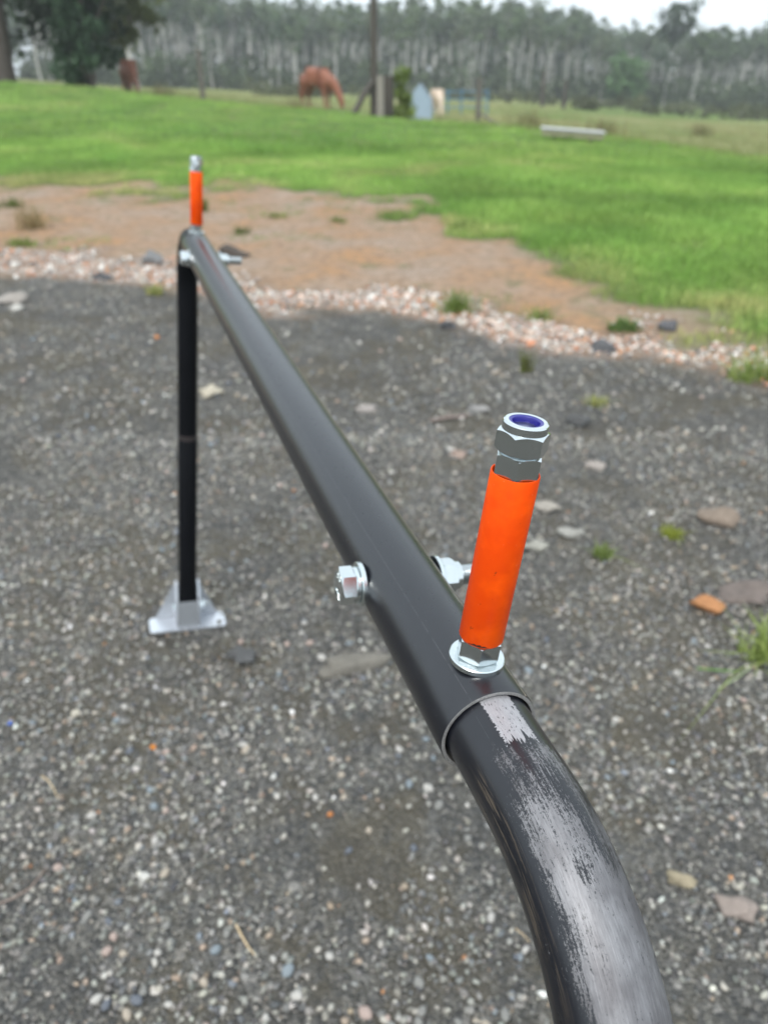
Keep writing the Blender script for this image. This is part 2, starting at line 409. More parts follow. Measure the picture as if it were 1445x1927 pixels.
# rank grass and dry stalks beyond the crest
n = 26000; y = 14 + 60 * rng.random(n) ** 1.3; x = rng.uniform(-.75, .8, n) * y
keep = ~((pazi(x, y) > 1080) & (y > 48)) & (y > crest_d(pazi(x, y)) + .5) & (hnoise(x, y, 3) + rng.random(n) * .4 > .5); x, y = x[keep], y[keep]
k = hnoise(x, y, 4)[:, None]; cc = np.array((.16, .22, .06)) * (1 - k) + np.array((.38, .34, .17)) * k
p3 = blades(x, y, .08 + .22 * hnoise(x, y, 2.5) ** 2 + .05 * rng.random(len(x)), .014, cc, 4, .1, .5, 1)
tag(grass_obj('pasture_grass', [p3]), kind='stuff')
# thin seedlings on the bare soil
x = rng.uniform(-.7, .75, 9000); y = np.interp(x, *L2) + rng.random(9000) * 4.4; x = x * y
b_, s_, g_, p_ = regions(x, y); k = (s_ > .4) & (hnoise(x, y, .55) > .72) & (hnoise(x, y, .16) > .4); x, y = x[k], y[k]
tag(grass_obj('seedling_grass', [blades(x, y, np.full(len(x), .03), .004, green(len(x), x, y, .3) * .8, 4, .02, .8)]), kind='stuff')

# named tufts
def tuft(px, py, rad, hgt, n, label, dry=0., wd=.004, lean=.7, cat='grass tuft', name='grass_tuft', tint=(1, 1, 1), group=None):
    p = ground_at(px, py); xx = p.x + rng.normal(0, rad * .36, n); yy = p.y + rng.normal(0, rad * .28, n); hgt *= 1.35; tint = (tint[0] * .92, tint[1] * .74, tint[2] * .9); dry += .12; lean *= 1.25
    v, f, c = blades(xx, yy, np.full(n, hgt), wd, green(n, xx * 0 + px * .37, yy, dry) * np.array(tint), 3, rad * .12, lean)
    me = mesh_np(name, v - np.array(p), f, MGR, c); o = link(name, me, None, p); return tag(o, label, cat, group)
tuft(1262, 1008, .03, .022, 60, 'bright yellow-green mossy clump on the gravel, right of the orange peg', .1, .004, .7, tint=(1.5, 1.25, .8))
tuft(1132, 1048, .035, .035, 26, 'small green tuft on the gravel beside the orange peg, with a pale stone behind it', 0)
tuft(1435, 1240, .05, .075, 30, 'largest spiky green tuft at the right edge of the gravel', 0, .005, 1.0)
tuft(1122, 762, .06, .035, 30, 'low green tuft on dark gravel just below the pink rubble, right side', .2)
tuft(860, 588, .10, .10, 60, 'lush green tuft growing out of the pink rubble line', 0, .006)
tuft(292, 553, .07, .05, 34, 'small green tuft on the gravel edge just left of the far black leg', 0, .006)
tuft(1172, 622, .08, .06, 34, 'dark green leafy tuft in the rubble at right', 0, .01, tint=(.6, .7, .8))
tuft(1012, 602, .09, .06, 30, 'olive grass tuft on the orange soil above the rubble', .3, .006, tint=(.8, .8, .8))
tuft(990, 700, .03, .09, 14, 'thin upright weed standing on the dark gravel right of the crossbar', 0, .006, .3, tint=(.6, .6, .6))
tuft(62, 430, .16, .16, 46, 'tall dry bushy tuft on the bare soil at far left', .7, .006, tint=(.8, .75, .8))
tuft(18, 390, .14, .08, 30, 'dark low tuft at the left edge near the lawn', 0, .008, tint=(.6, .6, .6))
tuft(42, 462, .16, .05, 60, 'flat green tuft just behind the rubble at far left', 0, .008)
tuft(525, 410, .13, .05, 34, 'small green tuft on bare soil right of the far peg', 0, .007, tint=(.75, .75, .75))
tuft(632, 418, .10, .045, 26, 'tiny green tuft on bare soil nearest the lawn edge', 0, .007, tint=(.7, .7, .7))
tuft(458, 440, .10, .06, 24, 'dull olive tuft on bare soil behind the far bolt', .3, .006, tint=(.7, .7, .7))
tuft(385, 398, .05, .12, 18, 'upright thin green weed on the soil beside the far orange peg', 0, .007, .3, tint=(.7, .7, .7))
tuft(1425, 715, .16, .10, 60, 'yellowish grass clump at the right end of the rubble line', .4, .006)
tuft(880, 432, .18, .07, 60, 'olive grass clump spreading over the bare soil at the lawn edge', .2, .007, tint=(.8, .8, .8))

# ------------------------------------------------------------------ named stones
def rock(px, py, sx, sy, sz, col, label, rz=0, ang=6, seed=1, name='stone', rough=.12, cat='stone', sink=.42):
    p = ground_at(px, py); m = simple(name + '_stone', tuple(.84 * q for q in col), .85, 0, .45, 45, .8, .006, .3)
    V, Fc = stone_shape(3, seed, 1, rough + .14, ang + 6); sz *= 1.45; V = V / np.abs(V).max(0) * np.array([sx, sy, sz])
    o = link(name, mesh_np(name, V, Fc, m, None, True), None, p + Vector((0, 0, sz * sink))); o.rotation_euler.z = rz
    return tag(o, label, cat)
rock(672, 1250, .088, .032, .014, (.19, .175, .15), 'long flat grey-brown stone on the gravel under the black crossbar', .28, 8, 3, 'flat_stone')
rock(395, 744, .055, .05, .02, (.48, .43, .34), 'cream flat stone lying right beside the far black leg', 0, 6, 4)
rock(1326, 1148, .04, .022, .018, (.42, .2, .09), 'rusty orange-brown stone beside the large spiky tuft', -.5, 5, 5)
rock(1412, 1120, .08, .05, .018, (.17, .14, .125), 'wide flat brown slab at the right edge above the spiky tuft', -.2, 8, 6, 'flat_stone')
rock(1338, 982, .07, .04, .022, (.24, .19, .15), 'brownish flat stone right of the yellow-green clump', -.5, 7, 7)
rock(1026, 962, .04, .025, .014, (.34, .31, .27), 'pale flat stone behind the near orange peg', 0, 7, 8)
rock(1072, 1008, .038, .022, .012, (.34, .33, .3), 'pale grey flat stone just left of the small green tuft', 0, 6, 9)
rock(1005, 1035, .038, .025, .012, (.32, .31, .27), 'buff flat stone close to the right side of the orange peg', .3, 6, 10)
rock(26, 568, .13, .09, .03, (.33, .3, .27), 'long pale stone at the left edge of the gravel near the rubble', .1, 6, 11)
rock(34, 586, .035, .035, .02, (.5, .48, .44), 'small whitish stone in front of the long pale stone at left', 0, 5, 12)
rock(437, 482, .13, .1, .045, (.085, .07, .06), 'dark brown rock on the rubble behind the far bolt end', -.4, 6, 13, 'rock')
rock(292, 496, .07, .06, .04, (.2, .2, .2), 'grey rock on the rubble left of the far elbow', 0, 6, 14, 'rock')
rock(196, 526, .09, .06, .025, (.1, .1, .105), 'dark grey stone where rubble meets gravel at left', 0, 7, 15)
rock(1130, 660, .07, .045, .03, (.12, .12, .125), 'dark stone in the pink rubble line, right side', 0, 6, 16)
rock(845, 618, .05, .04, .02, (.12, .12, .125), 'dark stone at the foot of the lush tuft in the rubble', 0, 6, 17)
rock(1255, 622, .05, .04, .03, (.13, .13, .14), 'grey stone at the top edge of the rubble near the lawn', 0, 6, 22)
rock(862, 858, .03, .022, .01, (.32, .24, .2), 'pinkish flat stone on gravel left of the peg top', 0, 6, 18)
rock(684, 772, .05, .03, .012, (.3, .27, .25), 'pale pinkish flat stone on gravel left of the peg, further up', 0, 6, 19)
rock(1118, 880, .035, .03, .014, (.34, .3, .27), 'light stone on the gravel right of the lock nuts', 0, 6, 24)
rock(903, 774, .045, .03, .012, (.28, .27, .26), 'flat light-grey stone above the peg top', 0, 6, 25)
rock(1090, 800, .05, .035, .02, (.1, .1, .1), 'dark stone on the gravel right of the peg top', 0, 6, 26)
rock(1280, 1662, .024, .014, .012, (.34, .29, .2), 'tan pebble-sized stone right of the worn elbow', -.4, 5, 20)
rock(1385, 1715, .03, .022, .012, (.3, .25, .22), 'pinkish grey stone at the right edge low down beside the elbow', 0, 5, 27)
rock(20, 1363, .006, .005, .004, (.06, .14, .5), 'tiny bright blue chip on the gravel at left edge', 0, 4, 21, 'plastic_chip', .05, 'chip')
rock(290, 1408, .007, .005, .005, (.6, .22, .04), 'tiny bright orange pebble in the gravel under two pale stones', 0, 4, 23, 'orange_pebble', .05)
rock(142, 1345, .012, .009, .008, (.5, .46, .38), 'round pale pebble near the blue chip at left', 0, 3, 28)
rock(272, 1655, .010, .008, .007, (.6, .58, .54), 'small white pebble near the bottom left', .3, 3, 29)
rock(460, 1240, .035, .03, .012, (.1, .1, .1), 'dark stone half buried in gravel below the aluminium foot', .3, 6, 30)

# straws and a twig
def stick(pts_px, rad, col, label, name, cat, lift=.006):
    P_ = [ground_at(a, b, lift) for a, b in pts_px]; base = P_[0].copy()
    bm = bmesh.new(); ringp = None; S = 6
    for i, p in enumerate(P_):
        t = (P_[min(i + 1, len(P_) - 1)] - P_[max(i - 1, 0)]).normalized(); sx = t.cross(Vector((0, 0, 1))).normalized(); sz = sx.cross(t)
        rr = rad * (1 - .6 * abs(i / (len(P_) - 1) - .3)); z = Vector((0, 0, (i % 2) * rad * .5))
        ring = [bm.verts.new(p - base + z + (sx * math.cos(k * 6.2832 / S) + sz * math.sin(k * 6.2832 / S)) * rr) for k in range(S)]
        if ringp:
            for k in range(S): bm.faces.new((ringp[k], ringp[(k + 1) % S], ring[(k + 1) % S], ring[k]))
        else: bm.faces.new(ring[::-1])
        ringp = ring
    bm.faces.new(ringp); me = bpy.data.meshes.new(name); bm.to_mesh(me); bm.free(); me.materials.append(simple(name + '_fibre', col, .7, 0, .25, 200))
    return tag(link(name, me, None, base), label, cat)
stick([(80, 1464), (93, 1474), (103, 1488), (112, 1508)], .0014, (.5, .4, .26), 'curved dry straw on the gravel at lower left', 'straw', 'straw')
stick([(445, 1744), (455, 1765), (467, 1785), (480, 1802)], .0016, (.55, .42, .26), 'dry straw lying left of the bottom of the elbow', 'straw', 'straw')
stick([(968, 1752), (982, 1762), (996, 1778)], .001, (.5, .38, .24), 'short thin straw tucked behind the worn elbow', 'straw', 'straw')
stick([(0, 1706), (30, 1694), (60, 1675), (88, 1640)], .0013, (.3, .22, .18), 'thin reddish twig at the lower left edge', 'twig', 'twig')
stick([(808, 796), (840, 791), (865, 787), (885, 786)], .006, (.22, .17, .15), 'short brown stick on the gravel left of the lock nuts', 'stick', 'stick', .008)
stick([(1310, 1262), (1350, 1266), (1392, 1268)], .002, (.12, .24, .05), 'green runner creeping over gravel from the spiky tuft', 'creeping_runner', 'grass runner', .006)
stick([(1350, 1300), (1385, 1280), (1420, 1252)], .002, (.3, .36, .2), 'pale grass stem lying on gravel below the spiky tuft', 'pale_straw', 'straw', .006)

# ------------------------------------------------------------------ the tubular stand
def paint_material(name, worn=False):
    m, n, b = mat(name)
    uv = N(n, 'ShaderNodeUVMap', uv_map='tube').outputs[0]
    sx = N(n, 'ShaderNodeSeparateXYZ'); n.links.new(uv, sx.inputs[0]); U, V = sx.outputs[0], sx.outputs[1]
    def nz(su, sv, detail=3, rough=.6, off=0.0):
        cb = N(n, 'ShaderNodeCombineXYZ'); n.links.new(math_(n, 'MULTIPLY', U, su), cb.inputs[0]); n.links.new(math_(n, 'MULTIPLY', V, sv), cb.inputs[1]); cb.inputs[2].default_value = off
        return noise_(n, cb.outputs[0], 1.0, detail, rough)
    paint = mixc(n, nz(150, 90), (.006, .0067, .0098), (.011, .0118, .0165))
    rough = math_(n, 'ADD', math_(n, 'MULTIPLY', nz(300, 120, 4), .10), .24)
    # hairline scratches
    s1 = smooth_(n, nz(2600, 26, 2, .5, 3.), .70, .76); s1 = math_(n, 'MULTIPLY', s1, smooth_(n, nz(60, 30, 2, .5, 9.), .5, .62))
    s2 = smooth_(n, nz(500, 500, 2, .5, 5.), .745, .77)
    line = math_(n, 'ABSOLUTE', math_(n, 'ADD', U, math_(n, 'MULTIPLY', math_(n, 'SUBTRACT', nz(2, 26, 2, .5, 1.), .5), .0012))) if False else None
    # one long fine scratch
    dU = math_(n, 'ABSOLUTE', math_(n, 'SUBTRACT', math_(n, 'ADD', U, math_(n, 'MULTIPLY', V, .012)), -.0118))
    ls = math_(n, 'MULTIPLY', math_(n, 'LESS_THAN', dU, .00011), smooth_(n, nz(4, 150, 2, .5, 2.), .36, .52))
    scr = math_(n, 'MAXIMUM', math_(n, 'MULTIPLY', s1, .5), math_(n, 'MAXIMUM', math_(n, 'MULTIPLY', s2, .6), math_(n, 'MULTIPLY', ls, .3)))
    if not worn:
        n.links.new(mixc(n, math_(n, 'MULTIPLY', scr, .35), paint, (.42, .42, .44)), b.inputs['Base Color'])
        n.links.new(rough, b.inputs['Roughness']); b.inputs['Specular IOR Level'].default_value = .72
        bump_(n, nz(700, 700, 3), b, .04, .0003); return m
    fine = nz(1300, 80, 5, .8); mid_ = nz(430, 30, 4, .75, 4.); spk = nz(1250, 800, 5, .85, 8.); pat = nz(90, 40, 3, .6, 12.)
    def cen_(v_, k_): return math_(n, 'MULTIPLY', math_(n, 'SUBTRACT', v_, .5), k_)
    comb = math_(n, 'ADD', math_(n, 'ADD', cen_(fine, .62), cen_(mid_, .36)), math_(n, 'ADD', cen_(spk, .80), cen_(pat, .42)))
    # where the paint has been rubbed along the bend (V) and round it (U)
    def win(c_, w0, w1): return math_(n, 'SUBTRACT', 1.0, smooth_(n, math_(n, 'ABSOLUTE', math_(n, 'SUBTRACT', U, c_)), w0, w1))
    wob = math_(n, 'MULTIPLY', math_(n, 'SUBTRACT', nz(120, 12, 3, .6, 60.), .5), .02)
    Vw = math_(n, 'ADD', V, wob)
    bA = math_(n, 'MULTIPLY', math_(n, 'MULTIPLY', smooth_(n, Vw, .016, .03), win(-.001, .010, .019)), .50)
    bB = math_(n, 'MULTIPLY', math_(n, 'MULTIPLY', smooth_(n, Vw, .026, .056), win(-.011, .003, .012)), .66)
    bR = math_(n, 'MULTIPLY', math_(n, 'MULTIPLY', smooth_(n, Vw, .040, .060), win(.012, .002, .008)), .64)
    bD = math_(n, 'MULTIPLY', math_(n, 'MULTIPLY', smooth_(n, Vw, .056, .076), win(.000, .009, .025)), .88)
    bias = math_(n, 'MAXIMUM', math_(n, 'MAXIMUM', bA, bB), math_(n, 'MAXIMUM', bR, bD))
    wearv = math_(n, 'ADD', comb, math_(n, 'MULTIPLY', bias, .42))
    wear = smooth_(n, wearv, .222, .246)
    # filed patch next to the sleeve
    jag = math_(n, 'MULTIPLY', math_(n, 'SUBTRACT', nz(520, 18, 3, .6, 20.), .5), .026)
    jag2 = math_(n, 'MULTIPLY', math_(n, 'SUBTRACT', nz(60, 1500, 3, .6, 23.), .5), .004)
    e1 = math_(n, 'LESS_THAN', math_(n, 'ADD', V, jag), .0235)
    e2 = math_(n, 'LESS_THAN', math_(n, 'ABSOLUTE', math_(n, 'SUBTRACT', math_(n, 'ADD', U, jag2), -.0010)), .0064)
    patch = math_(n, 'MULTIPLY', e1, e2)
    patch = math_(n, 'MULTIPLY', patch, math_(n, 'GREATER_THAN', nz(900, 260, 4, .8, 30.), .40))
    allw = math_(n, 'MAXIMUM', math_(n, 'MAXIMUM', wear, patch), math_(n, 'MULTIPLY', scr, .4))
    # rust-brown streaks on the left flank
    fl = smooth_(n, U, -.019, -.024); rs = math_(n, 'MULTIPLY', math_(n, 'MULTIPLY', fl, smooth_(n, nz(1100, 45, 4, .7, 40.), .52, .60)), math_(n, 'MULTIPLY', smooth_(n, V, .012, .03), smooth_(n, V, .12, .07)))
    steel = mixc(n, nz(1500, 160, 5, .75, 50.), (.07, .068, .074), (.36, .357, .37))
    steel = mixc(n, math_(n, 'MULTIPLY', smooth_(n, nz(3000, 40, 3, .7, 55.), .60, .68), .5), steel, (.48, .47, .49))
    steel = mixc(n, math_(n, 'MULTIPLY', smooth_(n, nz(70, 45, 3, .6, 70.), .42, .66), .5), steel, (.055, .048, .053))
    steel = mixc(n, patch, steel, mixc(n, nz(1100, 220, 5, .8, 33.), (.22, .215, .225), (.56, .55, .57)))
    col = mixc(n, allw, mixc(n, math_(n, 'MULTIPLY', rs, .35), paint, (.20, .155, .11)), steel)
    n.links.new(col, b.inputs['Base Color'])
    n.links.new(math_(n, 'MULTIPLY', allw, .55), b.inputs['Metallic'])
    n.links.new(math_(n, 'ADD', rough, math_(n, 'MULTIPLY', allw, .27)), b.inputs['Roughness']); b.inputs['Specular IOR Level'].default_value = .6
    bump_(n, math_(n, 'ADD', math_(n, 'MULTIPLY', allw, -1), math_(n, 'MULTIPLY', fine, .3)), b, .35, .0002)
    return m
M_PAINT = paint_material('black_satin_paint'); M_WORN = paint_material('rubbed_black_paint', True)
M_LEG = simple('black_leg_paint', (.004, .0045, .006), .42, 0, .3, 30, 0, .002, .14)
M_EDGE = simple('cut_steel_edge', (.26, .255, .25), .5, .3, .7, 1100, .4, .0002)
M_SEAM = simple('weld_scale', (.20, .18, .14), .55, .3, .6, 900, .8, .0004)
M_ZINC = simple('zinc_plate', (.66, .70, .71), .17, 1.0, .06, 220)
M_ZINCR = simple('zinc_plate_washer', (.68, .73, .74), .27, 1.0, .06, 300)
M_THREAD = simple('zinc_thread', (.5, .53, .54), .3, 1.0, .2, 600)
M_NYLON = simple('blue_nylon', (.02, .018, .20), .3, 0, .2, 300, .3, .0003)
M_ALU = simple('brushed_aluminium', (.72, .74, .78), .33, .85, .05, 60)
M_ALU_SHADE = simple('shaded_aluminium', (.40, .42, .45), .5, .6, .08, 60)  # same aluminium; shade on the upright foot plates put into a darker colour
M_DARKBAND = simple('joint_band_worn', (.045, .036, .036), .5, .4, .3, 200)
def orange():
    m, n, b = mat('orange_plastic'); tc = N(n, 'ShaderNodeTexCoord').outputs['Object']
    f = noise_(n, tc, 90, 3); c = mixc(n, smooth_(n, f, .3, .7), (.86, .074, .0008), (.93, .099, .0015))
    d = smooth_(n, noise_(n, tc, 900, 2, .5), .745, .77); c = mixc(n, math_(n, 'MULTIPLY', d, .6), c, (.95, .6, .45))
    sc_ = smooth_(n, noise_(n, tc, 28, 4, .65), .60, .40); c = mixc(n, math_(n, 'MULTIPLY', sc_, .55), c, (.62, .04, .002)); d2 = smooth_(n, noise_(n, tc, 640, 3, .5), .29, .25); c = mixc(n, math_(n, 'MULTIPLY', d2, .6), c, (.25, .03, .01))
    n.links.new(c, b.inputs['Base Color']); b.inputs['Roughness'].default_value = .45; b.inputs['Specular IOR Level'].default_value = .16
    bump_(n, f, b, .06, .0006); return m
M_ORANGE = orange()
M_BLACKINK = simple('black_smear', (.015, .012, .01), .5)

av = Vector((-.31707753, .94839537, .00283829)).normalized()
uvv = Vector((.10856609, .03332359, .99353054)); uvv = (uvv - av * uvv.dot(av)).normalized()
bv = av.cross(uvv)
if bv.x < 0: bv = -bv
P0 = Vector((.04601624, .30732844, -.2943288)) * .8 + Vector((0, 0, H))
RT = .02152; RI = .0185; SP = 1.0412; RB = .1; EXT = .0212
def W(s_, b_, u_): return P0 + av * s_ + bv * b_ + uvv * u_
stand = empty('tubular_stand', Vector((P0.x, P0.y, 0)) + av * (SP / 2)); SB = stand.location.copy()
tag(stand, 'black steel tube stand on legs, orange pegs at both ends of its long crossbar', 'stand')

def finish(name, bm, m, parent, sharp=None, kind=None, mats=None):
    me = bpy.data.meshes.new(name); bmesh.ops.recalc_face_normals(bm, faces=bm.faces); bm.to_mesh(me); bm.free()
    for mm in (mats or [m]): me.materials.append(mm)
    me.polygons.foreach_set('use_smooth', np.ones(len(me.polygons), bool))
    me.set_sharp_from_angle(angle=R(sharp or 28))
    return link(name, me, parent)
def tube(bm, pts, radii, seg=96, uv_s0=0.0, close=False):
    """pts with (dir, ref) frames; ref marks angle zero.  UV = arc length round the tube, distance along it"""
    lay = bm.loops.layers.uv.get('tube') or bm.loops.layers.uv.new('tube')
    s_ = uv_s0; prev = None; pp = None; rings = []
    for (p, t, ref), r in zip(pts, radii):
        p = p - SB; ref = (ref - t * ref.dot(t)).normalized(); side = None
        side = ref.cross(t) if ref.cross(t).dot(bv) > 0 else t.cross(ref)
        if pp is not None: s_ += (p - pp).length
        ring = [bm.verts.new(p + (ref * math.cos(k) + side * math.sin(k)) * r) for k in [(i / seg - .5) * 2 * math.pi for i in range(seg)]]
        rings.append(ring)
        if prev:
            pr, ps, prr = prev
            for i in range(seg):
                j = (i + 1) % seg; f = bm.faces.new((pr[i], pr[j], ring[j], ring[i]))
                u0 = (i / seg - .5) * 6.2832 * prr; u1 = ((i + 1) / seg - .5) * 6.2832 * prr
                for lp, q in zip(f.loops, ((u0, ps), (u1, ps), (u1, s_), (u0, s_))): lp[lay].uv = q
        prev = (ring, s_, r); pp = p
    return rings
# crossbar sleeve, open ends with a wall thickness; UV distance starts at the near end
bm = bmesh.new(); near, far = -EXT, SP + EXT
ss = [near] + list(np.linspace(near + .0008, far - .0008, 40)) + [far]
tube(bm, [(W(s_, 0, 0), av, uvv) for s_ in ss], [RT - .0003] + [RT] * 40 + [RT - .0003], 128)
outer_f = set(bm.faces)
for e0, sg in ((near, 1), (far, -1)):
    tube(bm, [(W(e0, 0, 0), av, uvv), (W(e0 - sg * .0001, 0, 0), av, uvv), (W(e0, 0, 0), av, uvv), (W(e0 + sg * .03, 0, 0), av, uvv)], [RT - .0003, RT - .0006, RT - .0018, RT - .0018], 128)
for f in bm.faces: f.material_index = 0 if f in outer_f else 1
crossbar = finish('crossbar', bm, None, stand, 40, mats=[M_PAINT, M_EDGE])
crossbar['label'] = 'long black tube with fine scratches'
# raised lengthwise weld seam
bm = bmesh.new(); prev = None
for s_ in np.linspace(near, far, 700):
    w_ = .00055 + .00018 * mnoise.noise(Vector((s_ * 400, 1, 0))); hgt = .00022 + .0001 * mnoise.noise(Vector((s_ * 900, 4, 0)))
    a0 = R(40) + .012 * mnoise.noise(Vector((s_ * 30, 2, 0))); vs = []
    for k, (da, hh) in enumerate(((-1, -.0002), (-.45, hgt), (.45, hgt * .8), (1, -.0002))):
        an = a0 + da * w_ / RT; vs.append(bm.verts.new(W(s_, math.sin(an) * (RT + hh), math.cos(an) * (RT + hh)) - SB))
    if prev:
        for k in range(3): bm.faces.new((prev[k], prev[k + 1], vs[k + 1], vs[k]))
    prev = vs
seam = finish('weld_seam', bm, M_SEAM, crossbar, 60)
# darker groove strip beside the seam is the tube itself
# burr of raw metal on the left of the sleeve mouth
# elbows and legs
def elbow(sgn, leglen, lean):
    pts, rad = [], []
    e0 = (near if sgn < 0 else far); ax = av * sgn
    st = W(e0, 0, .0004)
    s0 = .055 - EXT
    for t in np.linspace(-.02, s0, 8): pts.append((st + ax * t, ax, uvv))
    o = st + ax * s0
    for k in range(1, 41):
        th = k / 40 * math.pi / 2
        pts.append((o + ax * RB * math.sin(th) - uvv * RB * (1 - math.cos(th)), (ax * math.cos(th) - uvv * math.sin(th)), (uvv * math.cos(th) + ax * math.sin(th))))
    e = o + ax * RB - uvv * RB; dn = (-uvv + bv * lean).normalized()
    pts.append((e - uvv * .05, -uvv, ax)); 
    for t in (.1, .2, .29): pts.append((e - uvv * .05 + dn * (t - .05), dn, ax))
    jt = pts[-1][0]
    bm = bmesh.new(); tube(bm, pts, [RI] * len(pts), 96, -.02)
    bm.normal_update()
    el = finish('elbow', bm, M_WORN if sgn < 0 else M_LEG, stand, 60)
    el['label'] = 'bend rubbed to bare steel beside the near sleeve end' if sgn < 0 else 'plain black far bend'
    # lower leg slipped over the elbow's tail
    tot = leglen
    bm = bmesh.new()
    tube(bm, [(jt + dn * (t - .004), dn, ax) for t in (0, .0005, .001, tot)], [RI - .001, RI + .0004, RI + .0006, RI + .0006][:4], 64)
    lg = finish('leg', bm, M_LEG, stand, 40)
    bm = bmesh.new()
    tube(bm, [(jt + dn * t, dn, ax) for t in (-.009, -.0085, .0005, .001)], [RI - .0005, RI + .0009, RI + .0009, RI - .0005], 64)
    bd = finish('joint_band', bm, M_DARKBAND, lg, 40)
    return jt + dn * tot, dn, ax, lg
def box(bm, c, ex, ey, ez, sx, sy, sz, bev=0.0):
    vs = [bm.verts.new(c + ex * sx * i + ey * sy * j + ez * sz * k) for i in (-.5, .5) for j in (-.5, .5) for k in (-.5, .5)]
    fs = [bm.faces.new([vs[i] for i in f]) for f in ((0, 1, 3, 2), (4, 6, 7, 5), (0, 4, 5, 1), (2, 3, 7, 6), (0, 2, 6, 4), (1, 5, 7, 3))]
    if bev: bmesh.ops.bevel(bm, geom=list({e for f in fs for e in f.edges}), offset=bev, segments=3, affect='EDGES', profile=.7)
def prism(bm, pts2, o, ex, ey, ez, th, bev=0.0):
    a_ = [bm.verts.new(o + ex * p[0] + ey * p[1] - ez * th / 2) for p in pts2]; b_ = [bm.verts.new(o + ex * p[0] + ey * p[1] + ez * th / 2) for p in pts2]
    fs = [bm.faces.new(a_[::-1]), bm.faces.new(b_)]; n_ = len(pts2)
    for i in range(n_): fs.append(bm.faces.new((a_[i], a_[(i + 1) % n_], b_[(i + 1) % n_], b_[i])))
    if bev: bmesh.ops.bevel(bm, geom=list({e for f in fs for e in f.edges}), offset=bev, segments=2, affect='EDGES')
def arc(cx, cy, r, a0, a1, n=6): return [(cx + r * math.cos(R(a0 + (a1 - a0) * i / n)), cy + r * math.sin(R(a0 + (a1 - a0) * i / n))) for i in range(n + 1)]
def hexnut(bm, o, ax, ref, AF, h0, h1, bore, top_ch=True, bot_ch=False, collar=None, n=72):
    """hexagon with turned chamfers; collar = (radius, height) for a lock nut"""
    side = ax.cross(ref).normalized(); rc = AF / 2 * .955; rings = []
    def ring(rf, zf):
        return [bm.verts.new(o + (ref * math.cos(a_) + side * math.sin(a_)) * rf(a_) + ax * zf(a_)) for a_ in [i / n * 2 * math.pi for i in range(n)]]
    def rh(a_):
        m_ = (a_ % (math.pi / 3)) - math.pi / 6; return AF / 2 / math.cos(m_)
    ch = lambda a_: max(0, rh(a_) - rc) * .62
    rings.append(ring(lambda a_: bore, lambda a_: h0))
    rings.append(ring(lambda a_: rc if bot_ch else rh(a_), lambda a_: h0))
    if bot_ch: rings.append(ring(rh, lambda a_: h0 + ch(a_)))
    rings.append(ring(rh, lambda a_: h1 - (ch(a_) if top_ch else 0)))
    if top_ch: rings.append(ring(lambda a_: rc, lambda a_: h1))
    if collar:
        cr, chh = collar
        rings.append(ring(lambda a_: cr, lambda a_: h1 + .0001)); rings.append(ring(lambda a_: cr, lambda a_: h1 + chh - .0007))
        rings.append(ring(lambda a_: cr - .0002, lambda a_: h1 + chh - .0003)); rings.append(ring(lambda a_: cr - .0007, lambda a_: h1 + chh))
        rings.append(ring(lambda a_: bore, lambda a_: h1 + chh - .0001)); rings.append(ring(lambda a_: bore, lambda a_: h0 + .001))
    else:
        rings.append(ring(lambda a_: bore, lambda a_: h1)); rings.append(ring(lambda a_: bore, lambda a_: h0 + .001))
    for A, B in zip(rings, rings[1:]):
        for i in range(n): bm.faces.new((A[i], A[(i + 1) % n], B[(i + 1) % n], B[i]))
def lathe(bm, o, ax, ref, prof, n=72, closed=True):
    side = ax.cross(ref).normalized(); rings = []
    for r_, z_ in prof: rings.append([bm.verts.new(o + (ref * math.cos(i / n * 6.28319) + side * math.sin(i / n * 6.28319)) * r_ + ax * z_) for i in range(n)])
    if closed: rings.append(rings[0])
    for A, B in zip(rings, rings[1:]):
        for i in range(n): bm.faces.new((A[i], A[(i + 1) % n], B[(i + 1) % n], B[i]))
def washer(o, ax, ref, r_in, r_out, z0, z1, parent, name='washer', m=None):
    bm = bmesh.new(); e = .00025
    lathe(bm, o, ax, ref, [(r_in, z0), (r_out - e, z0), (r_out, z0 + e), (r_out, z1 - e * 1.6), (r_out - e * 1.6, z1), (r_in, z1)]); return finish(name, bm, m or M_ZINCR, parent, 35)
def rod(o, ax, ref, r, z0, z1, parent, name, pitch=.00175, n=24):
    """threaded rod with real turns"""
    bm = bmesh.new(); prof_n = max(4, int((z1 - z0) / pitch * 4)); side = ax.cross(ref).normalized(); prev = None
    for k in range(prof_n + 1):
        z = z0 + (z1 - z0) * k / prof_n; ring = []
        for i in range(n):
            ph = ((z / pitch) - i / n) % 1.0; rr = r - .00085 * abs(ph * 2 - 1)
            if k in (0, prof_n): rr = r - .0012
            ring.append(bm.verts.new(o + (ref * math.cos(i / n * 6.28319) + side * math.sin(i / n * 6.28319)) * rr + ax * z))
        if prev:
            for i in range(n): bm.faces.new((prev[i], prev[(i + 1) % n], ring[(i + 1) % n], ring[i]))
        else: bm.faces.new(ring)
        prev = ring
    bm.faces.new(prev[::-1]); return finish(name, bm, M_THREAD, parent, 50)

